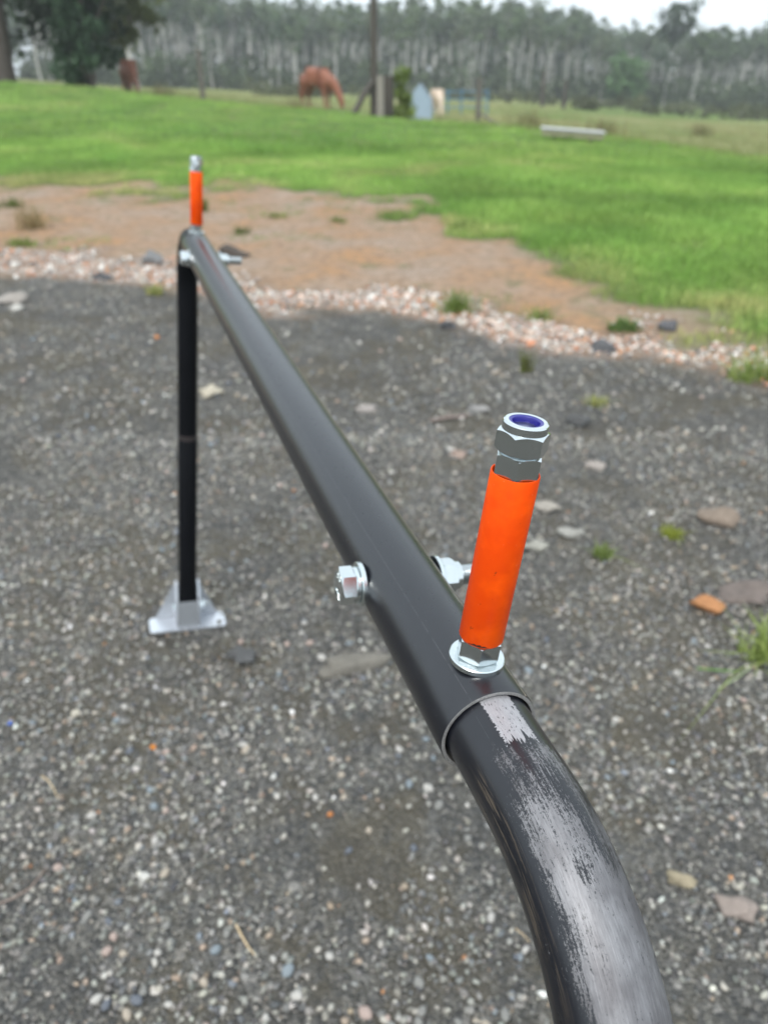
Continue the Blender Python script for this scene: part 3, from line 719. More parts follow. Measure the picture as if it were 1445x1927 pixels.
def foot(pt, dn, ax, lg):
    """aluminium foot: base flange, triangular web behind the leg, socket with ears, through bolt"""
    upv = -dn; ex = bv; fw_ = ex.cross(upv) if ex.cross(upv).dot(av) > 0 else -ex.cross(upv)
    z0 = pt - SB
    toward = -1 if ax.dot(av) > 0 else -1
    bm = bmesh.new(); r_ = .008
    outline = arc(.082 - r_, -.030 + r_, r_, -90, 0) + arc(.082 - r_, .024 - r_, r_, 0, 90) + arc(-.082 + r_, .024 - r_, r_, 90, 180) + arc(-.082 + r_, -.030 + r_, r_, 180, 270)
    prism(bm, outline, z0 + upv * .0025, ex, fw_, upv, .005, .0012)
    ft = finish('foot', bm, M_ALU, stand, 35)
    bm = bmesh.new()
    prism(bm, [(-.068, 0), (.068, 0), (.027, .088), (-.027, .088)], z0 + upv * .0052 + fw_ * .0225, ex, upv, fw_, .004, .0008)
    finish('web_plate', bm, M_ALU_SHADE, ft, 35)
    for sg in (-1, 1):
        bm = bmesh.new()
        prism(bm, [(-.024, 0), (.020, 0), (.020, .094)] + arc(.012, .094, .008, 0, 180, 6)[1:] + [(-.012, .07)], z0 + upv * .0054 + ex * sg * .0235, fw_, upv, ex, .0042, .001)
        finish('side_ear', bm, M_ALU, ft, 35)
    bm = bmesh.new()
    prism(bm, [(-.0209, 0), (.0209, 0), (.0209, .068), (-.0209, .068)], z0 + upv * .0054 - fw_ * .0245, ex, upv, fw_, .003, .0005)
    finish('front_plate', bm, M_ALU_SHADE, ft, 35)
    o = z0 + upv * .052 - fw_ * .004
    bt = rod(o, ex, fw_, .005, -.034, .048, ft, 'foot_bolt', n=16)
    bm = bmesh.new(); hexnut(bm, o, ex, fw_, .016, .0265, .036, .005, True); finish('nut', bm, M_ZINC, bt, 25)
    bm = bmesh.new(); hexnut(bm, o, -ex, fw_, .016, .0265, .033, .001, True); finish('bolt_head', bm, M_ZINC, bt, 25)
pt, dn, ax, lg = elbow(1, .452, -.013)
foot(pt + dn * (-.0), dn, ax, lg)
pt, dn, ax, lg = elbow(-1, .452, .0)
foot(pt, dn, ax, lg)

# pegs: stud, washer, base nut, orange sleeve, top nut, lock nut with blue insert
to_cam = (Vector((0, 0, H)) - P0); to_cam = (to_cam - uvv * to_cam.dot(uvv)).normalized()
def rotref(deg, about=None): return Matrix.Rotation(R(deg), 3, uvv) @ to_cam
def peg(s_):
    o = W(s_, 0, RT) - SB
    st = rod(o, uvv, to_cam, .0056, -.004, .1058, stand, 'peg_stud')
    washer(o, uvv, to_cam, .0062, .01185, -.0004, .0022, st)
    bm = bmesh.new(); hexnut(bm, o, uvv, rotref(10), .0163, .0023, .0122, .0058, True, True); finish('base_nut', bm, M_ZINC, st, 22)
    bm = bmesh.new(); lathe(bm, o, uvv, to_cam, [(.0086, .0123), (.0091, .0123), (.0093, .0126), (.0093, .0872), (.0091, .0877), (.0088, .0877), (.0086, .0873)], 96)
    tb = finish('orange_sleeve', bm, M_ORANGE, st, 45)
    # smear of black at both lips
    for z_, a0, a1 in ((.01262, -30, 25), (.0879, -14, 22)):
        bm = bmesh.new(); pr = None
        for k in range(13):
            an = R(a0 + (a1 - a0) * k / 12); d = rotref(math.degrees(an)); th = .0009 * math.sin(math.pi * (k + .5) / 13) * (1 + .4 * math.sin(k * 2.1))
            if z_ < .05: q = [bm.verts.new(o + d * .00936 + uvv * (z_ + .0002)), bm.verts.new(o + d * .00936 + uvv * (z_ + .0002 + th))]
            else: q = [bm.verts.new(o + d * .00862 + uvv * z_), bm.verts.new(o + d * (.00862 + th * .6) + uvv * z_)]
            if pr: bm.faces.new((pr[0], pr[1], q[1], q[0]))
            pr = q
        finish('black_smear', bm, M_BLACKINK, st, 30)
    bm = bmesh.new(); hexnut(bm, o, uvv, rotref(4), .0159, .0870, .0960, .0058, True, True); finish('top_nut', bm, M_ZINC, st, 22)
    bm = bmesh.new(); hexnut(bm, o, uvv, rotref(-14), .0173, .0964, .1047, .0063, True, True, collar=(.00835, .0034)); ln = finish('lock_nut', bm, M_ZINC, st, 22)
    # nylon ring seated just below the rolled lip
    bm = bmesh.new(); lathe(bm, o, uvv, to_cam, [(.0050, .1046), (.0064, .1046), (.0064, .1078), (.0062, .10795), (.0052, .1077), (.0050, .1074)], 72)
    finish('nylon_ring', bm, M_NYLON, st, 40)
    return st
peg(0.0); peg(SP)

def cross_bolt(s_):
    o = W(s_, 0, 0) - SB; ref = Vector((av)); 
    st = rod(o, bv, uvv, .0058, -.024, .0545, stand, 'cross_bolt')
    washer(o, -bv, uvv, .006, .0120, .0208, .0232, st); washer(o, -bv, uvv, .006, .0098, .0234, .0258, st, 'spring_washer')
    washer(o, bv, uvv, .006, .0120, .0208, .0232, st)
    hr = Matrix.Rotation(R(32), 3, bv) @ uvv
    bm = bmesh.new(); hexnut(bm, o, -bv, hr, .0178, .0259, .0335, .0001, True); hd = finish('bolt_head', bm, M_ZINC, st, 22)
    bm = bmesh.new(); hexnut(bm, o, bv, Matrix.Rotation(R(20), 3, bv) @ uvv, .0173, .0234, .0325, .0058, True, True, collar=(.0079, .0032)); finish('lock_nut', bm, M_ZINC, st, 22)
    # raised strength marks on the head
    for txt, dz, sz in (('8.8', .0040, .0052), ('TYL', -.0062, .0048)):
        cu = bpy.data.curves.new('mark', 'FONT'); cu.body = txt; cu.size = sz; cu.extrude = .0003; cu.align_x = 'CENTER'; cu.align_y = 'CENTER'
        t = bpy.data.objects.new('mark', cu); me = bpy.data.meshes.new_from_object(t); bpy.data.objects.remove(t)
        ez = -bv; ey = uvv; ex_ = ey.cross(ez)
        Mx = Matrix((ex_, ey, ez)).transposed(); me.transform(Mx.to_4x4()); me.transform(Matrix.Translation(o - bv * .0335 + uvv * (dz + .0012)))
        me.materials.append(M_ZINCR); link('raised_mark', me, st)
cross_bolt(.0925); cross_bolt(SP - .0925)

# ------------------------------------------------------------------ pasture: posts, fence, gate, trough, shelter
M_WOOD = simple('weathered_wood', (.13, .115, .10), .85, 0, .35, 9, .6, .01)
M_WOODP = simple('pale_grey_wood', (.26, .235, .205), .85, 0, .25, 9, .5, .01)
M_DWOOD = simple('dark_wood', (.07, .06, .05), .85, 0, .35, 9, .6, .01)
def post(px, y, r0, r1, h, label, m=None, tilt=0, name='fence_post', cat='post', group=None, seg=14):
    p = at(px, y, -.1); bm = bmesh.new(); prev = None
    for k in range(7):
        z = h * k / 6 + .1 * (k > 0); rr = r0 + (r1 - r0) * k / 6; ox = .03 * h * .2 * mnoise.noise(Vector((px, k * .7, 0)))
        ring = [bm.verts.new((ox + tilt * z + rr * math.cos(i / seg * 6.2832) * (1 + .08 * math.sin(i * 2 + px)), rr * math.sin(i / seg * 6.2832), z)) for i in range(seg)]
        if prev:
            for i in range(seg): bm.faces.new((prev[i], prev[(i + 1) % seg], ring[(i + 1) % seg], ring[i]))
        prev = ring
    bm.faces.new(prev)
    o = finish(name, bm, m or M_WOOD, None, 50); o.location = p; return tag(o, label, cat, group)
post(704, 23, .10, .08, 5.2, 'very tall dark wooden pole standing beside the stump and bush', M_DWOOD, .0, 'tall_pole', 'pole')
post(716, 22.6, .10, .09, 1.0, 'pale grey short post in front of the tall dark pole', M_WOODP)
post(731, 23.2, .14, .13, 1.05, 'thick dark stump post between the pale post and the bush', M_DWOOD, 0, 'stump_post')
def strut(pa, pb, r_, label, m, name='brace', cat='brace'):
    d = pb - pa; bm = bmesh.new(); t = d.normalized(); sx = t.cross(Vector((0, 1, 0))).normalized(); sy = t.cross(sx)
    A = [[bm.verts.new(p + (sx * math.cos(i / 10 * 6.2832) + sy * math.sin(i / 10 * 6.2832)) * r_) for i in range(10)] for p in (Vector((0, 0, 0)), d * .5 + sx * r_ * .3, d)]
    for q in range(2):
        for i in range(10): bm.faces.new((A[q][i], A[q][(i + 1) % 10], A[q + 1][(i + 1) % 10], A[q + 1][i]))
    bm.faces.new(A[0][::-1]); bm.faces.new(A[2]); o = finish(name, bm, m, None, 50); o.location = pa; return tag(o, label, cat)
strut(at(664, 22.4, .02), at(701, 22.9, .86), .075, 'dark slanting brace leaning against the tall pole', M_DWOOD)
post(378, 34, .09, .08, 1.75, 'weathered fence post left of the brown grazing horse', M_WOOD)
post(903, 24.5, .075, .07, 1.25, 'fence post between the blue gate and the white trough', M_WOOD)
strut(at(955, 23.6, .03), at(905, 24.4, .38), .035, 'thin rail fallen slantwise from the fence post toward the trough', M_WOOD, 'fallen_rail', 'rail')
post(1066, 62, .16, .15, 1.8, 'dark post at the far edge of the pasture, right of its neighbour', M_DWOOD)
post(1024, 66, .16, .15, 2.4, 'taller dark post at the far edge of the pasture left of another', M_DWOOD)
# blue gate
def gate():
    p = at(855, 38); g = empty('blue_gate', p); tag(g, 'low blue metal rail gate in the pasture behind the pale pony', 'gate')
    mb = simple('faded_blue_paint', (.10, .22, .34), .5, .2, .1, 20)
    def bar(a_, b_, r_, nm):
        bm = bmesh.new(); d = b_ - a_; t = d.normalized(); rf = Vector((0, 1, 0)); sy = t.cross(rf).normalized()
        A = [[bm.verts.new(q + (rf * math.cos(i / 8 * 6.2832) + sy * math.sin(i / 8 * 6.2832)) * r_) for i in range(8)] for q in (a_, b_)]
        for i in range(8): bm.faces.new((A[0][i], A[0][(i + 1) % 8], A[1][(i + 1) % 8], A[1][i]))
        bm.faces.new(A[0][::-1]); bm.faces.new(A[1]); finish(nm, bm, mb, g, 50)
    for z in (.25, .55, .85): bar(Vector((-.85, 0, z)), Vector((1.5, 0, z + .02)), .022, 'rail')
    for x_ in (-.85, -.25, .35, 1.5): bar(Vector((x_, 0, -.05)), Vector((x_, 0, .95)), .035, 'upright')
gate()
# white trough
def trough():
    p = ground_at(1074, 263); g = empty('water_trough', p, R(-9)); g.rotation_euler.y = R(3.5); tag(g, 'long low white trough lying across the grass at right', 'trough')
    s_ = p.y / 17.0; Lh = 112 / F * p.y * .9 / 2
    mw = simple('white_enamel', (.44, .44, .42), .4, 0, .06, 6); md = simple('trough_side', (.36, .34, .22), .7, 0, .3, 8)
    bm = bmesh.new(); box(bm, Vector((0, 0, .10)), Vector((1, 0, 0)), Vector((0, 1, 0)), Vector((0, 0, 1)), Lh * 2, .5, .10, .02); finish('body', bm, md, g, 40)
    bm = bmesh.new(); o_ = [(-Lh - .03, -.29), (Lh + .03, -.29), (Lh + .03, .29), (-Lh - .03, .29)]
    prism(bm, o_, Vector((0, 0, .17)), Vector((1, 0, 0)), Vector((0, 1, 0)), Vector((0, 0, 1)), .028, .008); finish('rim', bm, mw, g, 40)
    for sx in (-.6, .0, .6):
        bm = bmesh.new(); box(bm, Vector((sx * Lh, 0, .02)), Vector((1, 0, 0)), Vector((0, 1, 0)), Vector((0, 0, 1)), .1, .4, .1, .005); finish('support', bm, M_WOOD, g, 40)
trough()
# small blue-grey gabled shelter
def shelter():
    p = at(790, 30); g = empty('animal_shelter', p, R(-3)); tag(g, 'small pale blue-grey gabled shelter behind the bush', 'shelter')
    mb = simple('galvanised_blue_sheet', (.30, .38, .47), .5, .1, .12, 4, .2, .01); dk = simple('shelter_inside', (.1, .1, .11), .9)
    ex, ey, ez = Vector((1, 0, 0)), Vector((0, 1, 0)), Vector((0, 0, 1))
    bm = bmesh.new(); prism(bm, [(-.42, 0), (.42, 0), (.42, .60), (.02, 1.06), (-.42, .60)], Vector((0, -.6, 0)), ex, ez, ey, .03); finish('gable_wall', bm, mb, g, 30)
    bm = bmesh.new(); prism(bm, [(-.42, 0), (.42, 0), (.42, .60), (.02, 1.06), (-.42, .60)], Vector((0, .6, 0)), ex, ez, ey, .03); finish('gable_wall', bm, mb, g, 30)
    for sx in (-1, 1):
        bm = bmesh.new(); box(bm, Vector((sx * .437, 0, .28)), ex, ey, ez, .03, 1.2, .56); finish('side_wall', bm, mb, g, 30)
    for (xa, za), (xb, zb) in (((-.46, .565), (.02, 1.075)), ((.02, 1.075), (.46, .565))):
        bm = bmesh.new(); n_ = 14; q = []
        for i in range(n_ + 1):
            yy = -.63 + 1.26 * i / n_; dz = .02 * (i % 2)
            q.append([bm.verts.new((xa, yy, za + dz)), bm.verts.new((xb, yy, zb + dz)), bm.verts.new((xb, yy, zb + dz + .012)), bm.verts.new((xa, yy, za + dz + .012))])
        for A, B in zip(q, q[1:]):
            for k in range(4): bm.faces.new((A[k], A[(k + 1) % 4], B[(k + 1) % 4], B[k]))
        finish('roof_sheet', bm, mb, g, 30)
shelter()

# ------------------------------------------------------------------ horses
def skin(name, verts, edges, radii, m, parent=None, sub=2):
    me = bpy.data.meshes.new(name); me.from_pydata(verts, edges, []); me.materials.append(m)
    o = link(name, me, parent); md = o.modifiers.new('skin', 'SKIN'); md.use_smooth_shade = True
    for i, r_ in enumerate(radii):
        d = me.skin_vertices[0].data[i]; d.radius = tuple(1.3 * q for q in r_) if isinstance(r_, tuple) else (1.15 * r_,) * 2; d.use_root = (i == 0)
    sb = o.modifiers.new('sub', 'SUBSURF'); sb.levels = sub; sb.render_levels = sub; return o
def horse(p, rz, scale, coat, mane, label, name='horse', cat='horse'):
    g = empty(name, p, rz); g.scale = (scale,) * 3; tag(g, label, cat)
    v = []; e = []; r_ = []
    def add(c, rad, par=None):
        v.append(c); r_.append(rad)
        if par is not None: e.append((par, len(v) - 1))
        return len(v) - 1
    mid = add((0, 0, 1.12), (.26, .285)); loin = add((-.32, 0, 1.15), (.25, .265), mid); rump = add((-.62, 0, 1.14), (.24, .25), loin); add((-.80, 0, 1.06), (.15, .17), rump)
    che = add((.32, 0, 1.13), (.24, .28), mid); sh = add((.54, 0, 1.09), (.19, .24), che)
    n1 = add((.80, 0, .98), (.13, .20), sh); n2 = add((1.02, 0, .72), (.10, .15), n1); n3 = add((1.16, 0, .47), (.085, .12), n2)
    h1 = add((1.24, 0, .34), (.085, .115), n3); h2 = add((1.27, 0, .18), (.065, .085), h1); add((1.29, 0, .04), (.05, .06), h2)
    for sy in (-1, 1):
        a_ = add((.44, sy * .15, .82), (.10, .12), sh); b_ = add((.45, sy * .155, .50), (.055, .06), a_); c_ = add((.46 - .05 * sy, sy * .155, .14), .038, b_); add((.50 - .05 * sy, sy * .155, .03), .05, c_)
        a_ = add((-.60, sy * .16, .88), (.13, .18), rump); b_ = add((-.56, sy * .17, .70), (.085, .11), a_); c_ = add((-.76, sy * .17, .48), (.055, .065), b_); d_ = add((-.72 + .06 * sy, sy * .17, .14), .04, c_); add((-.67 + .06 * sy, sy * .17, .03), .052, d_)
    skin('body', v, e, r_, coat, g)
    skin('tail', [(-.88, 0, 1.1), (-.98, 0, .9), (-1.0, 0, .6), (-.97, 0, .3)], [(0, 1), (1, 2), (2, 3)], [.04, .06, .07, .03], mane, g, 1)
    skin('mane', [(.66, .02, 1.27), (.86, .03, 1.11), (1.08, .03, .85), (1.21, .02, .58)], [(0, 1), (1, 2), (2, 3)], [(.03, .05)] * 4, mane, g, 1)
    for sy in (-1, 1): skin('ear', [(1.24, sy * .05, .50), (1.22, sy * .07, .60)], [(0, 1)], [.03, .012], coat, g, 1)
    return g
M_BAY = simple('chestnut_coat', (.24, .085, .045), .6, 0, .25, 3); M_MANE = simple('dark_mane', (.16, .06, .035), .7, 0, .3, 10)
M_CREAM = simple('cream_coat', (.58, .46, .36), .7, 0, .2, 3); M_CM = simple('pale_mane', (.55, .48, .38), .7)
horse(at(598, 35.5), R(-38), 1.0, M_BAY, M_MANE, 'chestnut horse grazing head down between the fence post and the tall pole')
horse(at(244, 37), R(-60), .85, M_BAY, M_MANE, 'chestnut horse half hidden beside the dark bushy tree at left')
horse(at(824, 33), R(-80), .62, M_CREAM, M_CM, 'small pale cream pony grazing right beside the blue-grey shelter', 'pony', 'pony')

# ------------------------------------------------------------------ trees
M_LEAF = attr_mat('leaves', .6, .3, .25, .6, 0, .01, .3)
M_BARK = simple('pale_gum_bark', (.50, .48, .45), .8, 0, .4, .9, .4, .02)
M_DBARK = simple('dark_bark', (.085, .07, .06), .9, 0, .35, 4, .6, .02)
def branch(vs, fs, p0, p1, r0, r1, bend, seg=6, steps=5):
    p0 = np.array(p0, float); p1 = np.array(p1, float); d = p1 - p0; L_ = np.linalg.norm(d); t = d / L_
    sx = np.cross(t, [0, 1, .1]); sx /= np.linalg.norm(sx); sy = np.cross(t, sx); off = len(vs); out = []
    ph = random.uniform(0, 6.28)
    for k in range(steps + 1):
        f = k / steps; c = p0 + d * f + (sx * math.cos(ph) + sy * math.sin(ph)) * bend * L_ * math.sin(f * math.pi) + sx * bend * .35 * L_ * math.sin(f * 7 + ph)*(f>0)*(f<1)
        out.append(c); r_ = r0 + (r1 - r0) * f
        for i in range(seg): vs.append(c + (sx * math.cos(i / seg * 6.2832) + sy * math.sin(i / seg * 6.2832)) * r_)
    for k in range(steps):
        for i in range(seg): j = (i + 1) % seg; a_ = off + k * seg; fs.append((a_ + i, a_ + j, a_ + seg + j, a_ + seg + i))
    return out
def leaf_cloud(cent, rad, n, size, base, flat=.7, droop=0.0, dark=.35):
    """n leaf-spray quads in clumps"""
    cent = np.array(cent); rad = np.array(rad); k = rng.integers(0, len(cent), n)
    d = rng.normal(size=(n, 3)); d /= np.linalg.norm(d, axis=1)[:, None]; rr = rng.random(n) ** .45
    p = cent[k] + d * (rad[k] * rr)[:, None] * np.array([1, 1, flat])
    a_ = rng.normal(size=(n, 3)); a_ /= np.linalg.norm(a_, axis=1)[:, None]; a_[:, 2] -= droop; b_ = np.cross(a_, rng.normal(size=(n, 3))); b_ /= np.linalg.norm(b_, axis=1)[:, None]
    s_ = size * rng.uniform(.5, 1.2, n)[:, None]
    V = np.stack([p - a_ * s_ - b_ * s_ * .15, p - b_ * s_ * .5, p + a_ * s_, p + b_ * s_ * .5], 1).reshape(-1, 3)
    Fc = np.arange(n * 4).reshape(-1, 4)
    tone = rng.uniform(1 - dark, 1 + dark, len(cent))[k] * rng.uniform(.8, 1.2, n)
    c = np.array(base)[None] * tone[:, None]; return V, Fc, np.repeat(c, 4, 0)
def gum(seed, hgt, spread, trunkr, n_leaf, base, low=.45, umbrella=False):
    random.seed(seed); vs, fs = [], []; lean = random.uniform(-.09, .09)
    fork = hgt * random.uniform(.42, .6); top = (lean * hgt, 0, hgt * .93)
    tr = branch(vs, fs, (0, 0, -.3), (lean * fork, 0, fork), trunkr, trunkr * .68, .025, 7, 6)
    cent, rad = [], []
    nb = random.randint(3, 5) if not umbrella else 6
    for b_ in range(nb):
        az = random.uniform(0, 6.28) if not umbrella else b_ * 1.05 + .3; hh = hgt * random.uniform(.72, .98) if not umbrella else hgt * random.uniform(.86, .98)
        rr = spread * random.uniform(.35, 1.0)
        e = (tr[-1][0] + math.cos(az) * rr, math.sin(az) * rr, hh)
        st = tr[-1] if b_ < 3 else tr[-2]
        br_ = branch(vs, fs, st, e, trunkr * .5, trunkr * .1, .07, 5, 5)
        for q in (br_[-1], br_[-2], br_[-3]):
            for _ in range(2 if umbrella else 1 + (random.random() < .5)):
                cent.append(q + np.array([random.uniform(-.8, .8), random.uniform(-.8, .8), random.uniform(-.4, .7)]) * spread * .3); rad.append(spread * random.uniform(.22, .42))
        if random.random() < .8:
            q = br_[2]; e2 = q + np.array([random.uniform(-1, 1), random.uniform(-1, 1), random.uniform(.5, 1.2)]) * spread * .6
            b2 = branch(vs, fs, q, e2, trunkr * .25, trunkr * .07, .08, 5, 4); cent.append(b2[-1]); rad.append(spread * random.uniform(.25, .4))
    for _ in range(2):
        if not umbrella: cent.append(np.array([lean * hgt + random.uniform(-.5, .5), 0, hgt * random.uniform(low, .7)])); rad.append(spread * .3)
    if umbrella:
        for _ in range(7): cent.append(np.array([random.uniform(-2.4, 2.4), random.uniform(-2, 2), hgt * random.uniform(.3, .72)])); rad.append(spread * random.uniform(.22, .34))
    tm = mesh_np('trunk', np.array(vs), np.array(fs), M_BARK, None, True)
    V, Fc, Cc = leaf_cloud(cent, rad, n_leaf, .42, base, .75, .25); cm = mesh_np('crown', V, Fc, M_LEAF, Cc)
    return tm, cm
gbase = [(.11, .155, .075), (.13, .17, .09), (.09, .135, .075), (.15, .18, .10)]
gums = [gum(300 + i, 15 + (i % 4) * 1.6, 2.4 + .35 * (i % 3), .17 + .04 * (i % 3), 620, gbase[i % 4]) for i in range(10)]
def place_tree(pair, p, rz, s_, label, group, name='gum_tree', cat='tree', mats=None):
    t = empty(name, p, rz); t.scale = (s_ * random.uniform(.9, 1.1), s_ * random.uniform(.9, 1.1), s_); link('trunk', pair[0], t); link('crown', pair[1], t)
    return tag(t, label, cat, group)
random.seed(11)
LAB = [(460, 'slender pale gum tree in the wood left of the brown horse', 'gum trees left of the grazing horse'),
       (700, 'slender pale gum tree in the wood behind the grazing horse', 'gum trees behind the grazing horse'),
       (900, 'pale gum tree in the wood right of the tall pole, above the shelter', 'gum trees right of the tall pole'),
       (1160, 'bushy-topped gum tree in the wood above the white trough', 'gum trees above the trough'),
       (1900, 'gum tree at the right end of the wood behind the bright field', 'gum trees at the right end of the wood')]
def toprow(P): return np.interp(P, [-300, 60, 250, 420, 560, 650, 760, 900, 1000, 1080, 1150, 1210, 1300, 1345, 1400, 1500, 1800], [-120, -100, -60, -28, -4, 6, -6, -4, 2, 12, 36, 48, 52, 60, 44, 38, 30])
def height_for(p, row):                    # tree height whose top reaches a given row of the skyline
    el = math.atan((963.5 - row) / F) - PITCH; return H + math.tan(el) * p.y / 1.0 - p.z
cnt = 0
for i in range(250):
    P = -260 + 1960 * ((i * .6180339) % 1.0); y = random.uniform(122, 165)
    if 16 < P < 64: continue
    p = at(P, y); row = float(toprow(P)) + random.uniform(-10, 34); h_ = height_for(p, row); pi = random.randrange(10); hb = 15 + (pi % 4) * 1.6
    lab = next(l for l in LAB if P < l[0]); s_ = h_ / hb
    place_tree(gums[pi], p, random.uniform(0, 6.28), s_, lab[1], lab[2]); cnt += 1
umb = gum(999, 16, 4.2, .2, 1900, (.07, .10, .06), umbrella=True)
p = at(1256, 118); place_tree(umb, p, .4, height_for(p, 8) / 16, 'tallest gum tree at right, its umbrella crown standing above the skyline', None)
leaning = gum(777, 15, 2.4, .26, 300, gbase[1]); p = at(258, 60); t = place_tree(leaning, p, 0, .62, 'pale leaning gum tree just above the half hidden chestnut horse', None); t.rotation_euler = (0, R(-10), 0)

# the deeper wood and its undergrowth, one mass each
def mass(name, n, y0, y1, hfun, nl, size, base, rsp, cover=(-300, 1750), flat=.8, with_trunks=0):
    cs, rs_ = [], []; vs, fs = [], []
    for i in range(n):
        P = random.uniform(*cover)
        if 18 < P < 62 and y1 > 50: continue
        p = at(P, random.uniform(y0, y1)); h_ = hfun(p, P)
        for _ in range(3): cs.append((p.x + random.uniform(-1, 1) * rsp, p.y + random.uniform(-1, 1) * rsp, p.z + h_ * random.uniform(.3 if with_trunks else .1, .95))); rs_.append(rsp * random.uniform(.5, 1.1))
        if i < with_trunks: branch(vs, fs, (p.x, p.y, p.z - .3), (p.x + random.uniform(-.6, .6), p.y, p.z + h_ * .9), random.uniform(.12, .24), .06, .02, 5, 4)
    V, Fc, Cc = leaf_cloud(cs, rs_, nl, size, base, flat, 0, .4)
    o = link(name, mesh_np(name, V, Fc, M_LEAF, Cc)); tag(o, kind='stuff')
    if vs: tag(link('far_trunks', mesh_np('far_trunks', np.array(vs), np.array(fs), M_BARK, None, True)), kind='stuff')
random.seed(5)
mass('distant_wood', 620, 165, 230, lambda p, P: height_for(p, float(toprow(P)) + random.uniform(2, 60)), 72000, .8, (.11, .145, .085), 3.0, with_trunks=420)
mass('undergrowth', 460, 118, 165, lambda p, P: random.uniform(1.4, 4.6), 34000, .55, (.075, .10, .05), 2.0, (60, 1750))
mass('pasture_scrub', 70, 60, 100, lambda p, P: random.uniform(.3, .9), 5000, .25, (.10, .11, .06), .9, (480, 1600))

# near trees at left
def near_tree(name, p, label, trunk, cents, rads, nl, size, base, cat='tree', flat=.85, barkm=None, droop=.2):
    t = empty(name, p); tag(t, label, cat); vs, fs = [], []
    for a_ in trunk: branch(vs, fs, *a_)
    if vs: link('trunk', mesh_np('trunk', np.array(vs), np.array(fs), barkm or M_DBARK, None, True), t)
    V, Fc, Cc = leaf_cloud(cents, rads, nl, size, base, flat, droop, .4); link('crown', mesh_np('crown', V, Fc, M_LEAF, Cc), t); return t
random.seed(21)
p = at(14, 33)
cs = [(random.uniform(-5, 5.2), random.uniform(-2, 3), random.uniform(3.0, 7.5)) for _ in range(64)] + [(random.uniform(-5, .1), random.uniform(-1, 2), random.uniform(1.0, 4)) for _ in range(26)] + [(random.uniform(1.3, 4.5), random.uniform(-1, 2), random.uniform(1.8, 4)) for _ in range(16)]; cs = [c for c in cs if not (c[0] > .1 and c[0] < 1.1 and c[2] < 3.2)]
near_tree('shade_tree', p, 'big dark shade tree with thick trunk at the left edge', [((0, 0, -.3), (.15, 0, 3.0), .42, .3, .03, 10, 6), ((.1, 0, 2.4), (-2.5, .5, 5.5), .2, .05, .08, 6, 5), ((.15, 0, 2.8), (2.0, -.3, 5.6), .2, .05, .08, 6, 5), ((.15, 0, 2.9), (.2, .4, 6.5), .22, .05, .05, 6, 5)], cs, [random.uniform(.6, 1.2) for _ in cs], 9000, .2, (.035, .055, .03))
p = at(168, 31)
cs = []
for _ in range(60):
    z = random.uniform(.1, 6.2); rr = 1.1 + .2 * math.sin(z * 1.7) - (.3 if z < .6 else 0); az = random.uniform(0, 6.28); cs.append((math.cos(az) * rr * random.random() ** .4, math.sin(az) * rr * .8, z))
near_tree('bushy_tree', p, 'dense dark green bushy tree with foliage down to the grass', [((0, 0, -.3), (.1, 0, 4.5), .16, .06, .03, 7, 6), ((.05, 0, .8), (1.2, .2, 3.6), .08, .03, .06, 5, 4), ((0, 0, .5), (-1.1, .2, 3.4), .08, .03, .06, 5, 4)], cs, [random.uniform(.3, .6) for _ in cs], 7500, .15, (.035, .07, .033))
p = at(285, 37)
cs = [(random.uniform(-2.2, .5), random.uniform(-1, 1), random.uniform(2.5, 5)) for _ in range(18)] + [(random.uniform(-2.4, -.2), random.uniform(-.6, .6), random.uniform(1.9, 2.8)) for _ in range(10)]
near_tree('olive_tree', p, 'lighter olive-green tree between the dark bushy tree and the horse paddock', [((-1.1, 0, -.3), (-.9, 0, 2.8), .09, .06, .04, 6, 5), ((-.9, 0, 2.0), (-.1, .2, 4.2), .05, .02, .06, 5, 4)], cs, [random.uniform(.28, .6) for _ in cs], 2600, .14, (.12, .14, .05))
p = at(757, 23.4)
cs = [(random.uniform(-.25, .24), random.uniform(-.3, .3), random.uniform(.05, .4)) for _ in range(12)] + [(random.uniform(-.15, .16), 0, random.uniform(.4, 1.3)) for _ in range(14)]
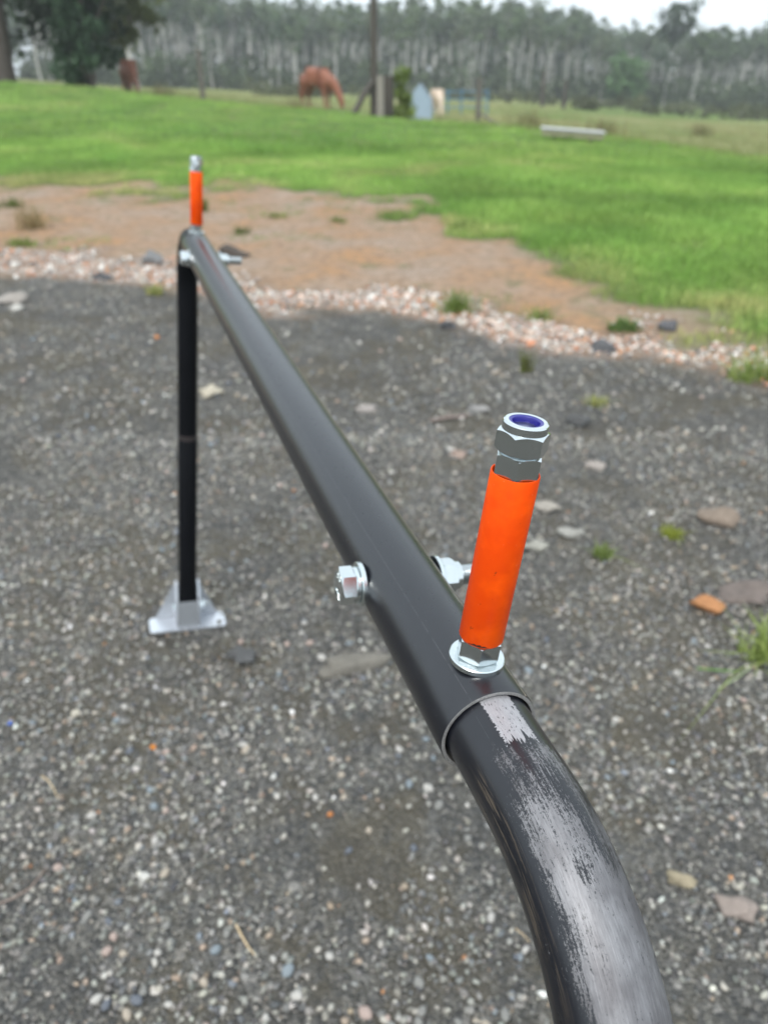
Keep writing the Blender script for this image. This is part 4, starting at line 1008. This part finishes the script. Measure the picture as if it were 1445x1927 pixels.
near_tree('bush', p, 'yellow-green bush growing against the stump beside the tall pole', [((0, 0, -.1), (-.1, 0, 1.1), .03, .01, .05, 5, 3), ((0, 0, -.1), (.25, 0, .7), .02, .008, .05, 5, 3)], cs, [random.uniform(.12, .24) for _ in cs], 1500, .07, (.18, .24, .06), 'bush')
p = at(1172, 112); cs = [(random.uniform(-2, 2), random.uniform(-1, 1), random.uniform(1, 5)) for _ in range(16)]
near_tree('round_tree', p, 'rounded brighter green tree in front of the wood, right of centre', [((0, 0, -.3), (0, 0, 3.5), .16, .08, .03, 6, 5)], cs, [random.uniform(.9, 1.5) for _ in cs], 1300, .4, (.09, .16, .06))
for px, y_, hh, lab in ((1000, 21.5, .6, 'reddish dry weed clump left of the white trough'), (1148, 19.5, .5, 'reddish dry weed clump right of the white trough'),
                        (560, 30, .5, 'rank dry weeds in front of the grazing horse'), (300, 33, .6, 'dry weed clump near the dark bushy tree'), (1340, 30, .5, 'brown weed clump in the pasture far right')):
    pp = at(px, y_); n_ = 50; xx = pp.x + rng.normal(0, .22, n_); yy = pp.y + rng.normal(0, .2, n_); kk = rng.random((n_, 1))
    cc = np.array((.26, .20, .11)) * kk + np.array((.16, .18, .07)) * (1 - kk)
    v, f, c = blades(xx, yy, np.full(n_, hh), .014, cc, 3, .05, .35); o = link('weed_clump', mesh_np('weed_clump', v - np.array(pp), f, MGR, c), None, pp); tag(o, lab, 'weeds')

# ------------------------------------------------------------------ thin moist air
hz = bpy.data.meshes.new('haze'); bm = bmesh.new()
bmesh.ops.create_cube(bm, size=1); bm.to_mesh(hz); bm.free(); ho = link('haze', hz); ho['kind'] = 'stuff'
ho.scale = (700, 560, 36); ho.location = (0, 240, 36 / 2 - 9)
mh = bpy.data.materials.new('haze_air'); mh.use_nodes = True; mh.node_tree.nodes.clear()
pv = mh.node_tree.nodes.new('ShaderNodeVolumePrincipled'); pv.inputs['Color'].default_value = (.93, .96, 1, 1); pv.inputs['Density'].default_value = .0011; pv.inputs['Anisotropy'].default_value = .1
oo = mh.node_tree.nodes.new('ShaderNodeOutputMaterial'); mh.node_tree.links.new(pv.outputs[0], oo.inputs['Volume']); hz.materials.append(mh)
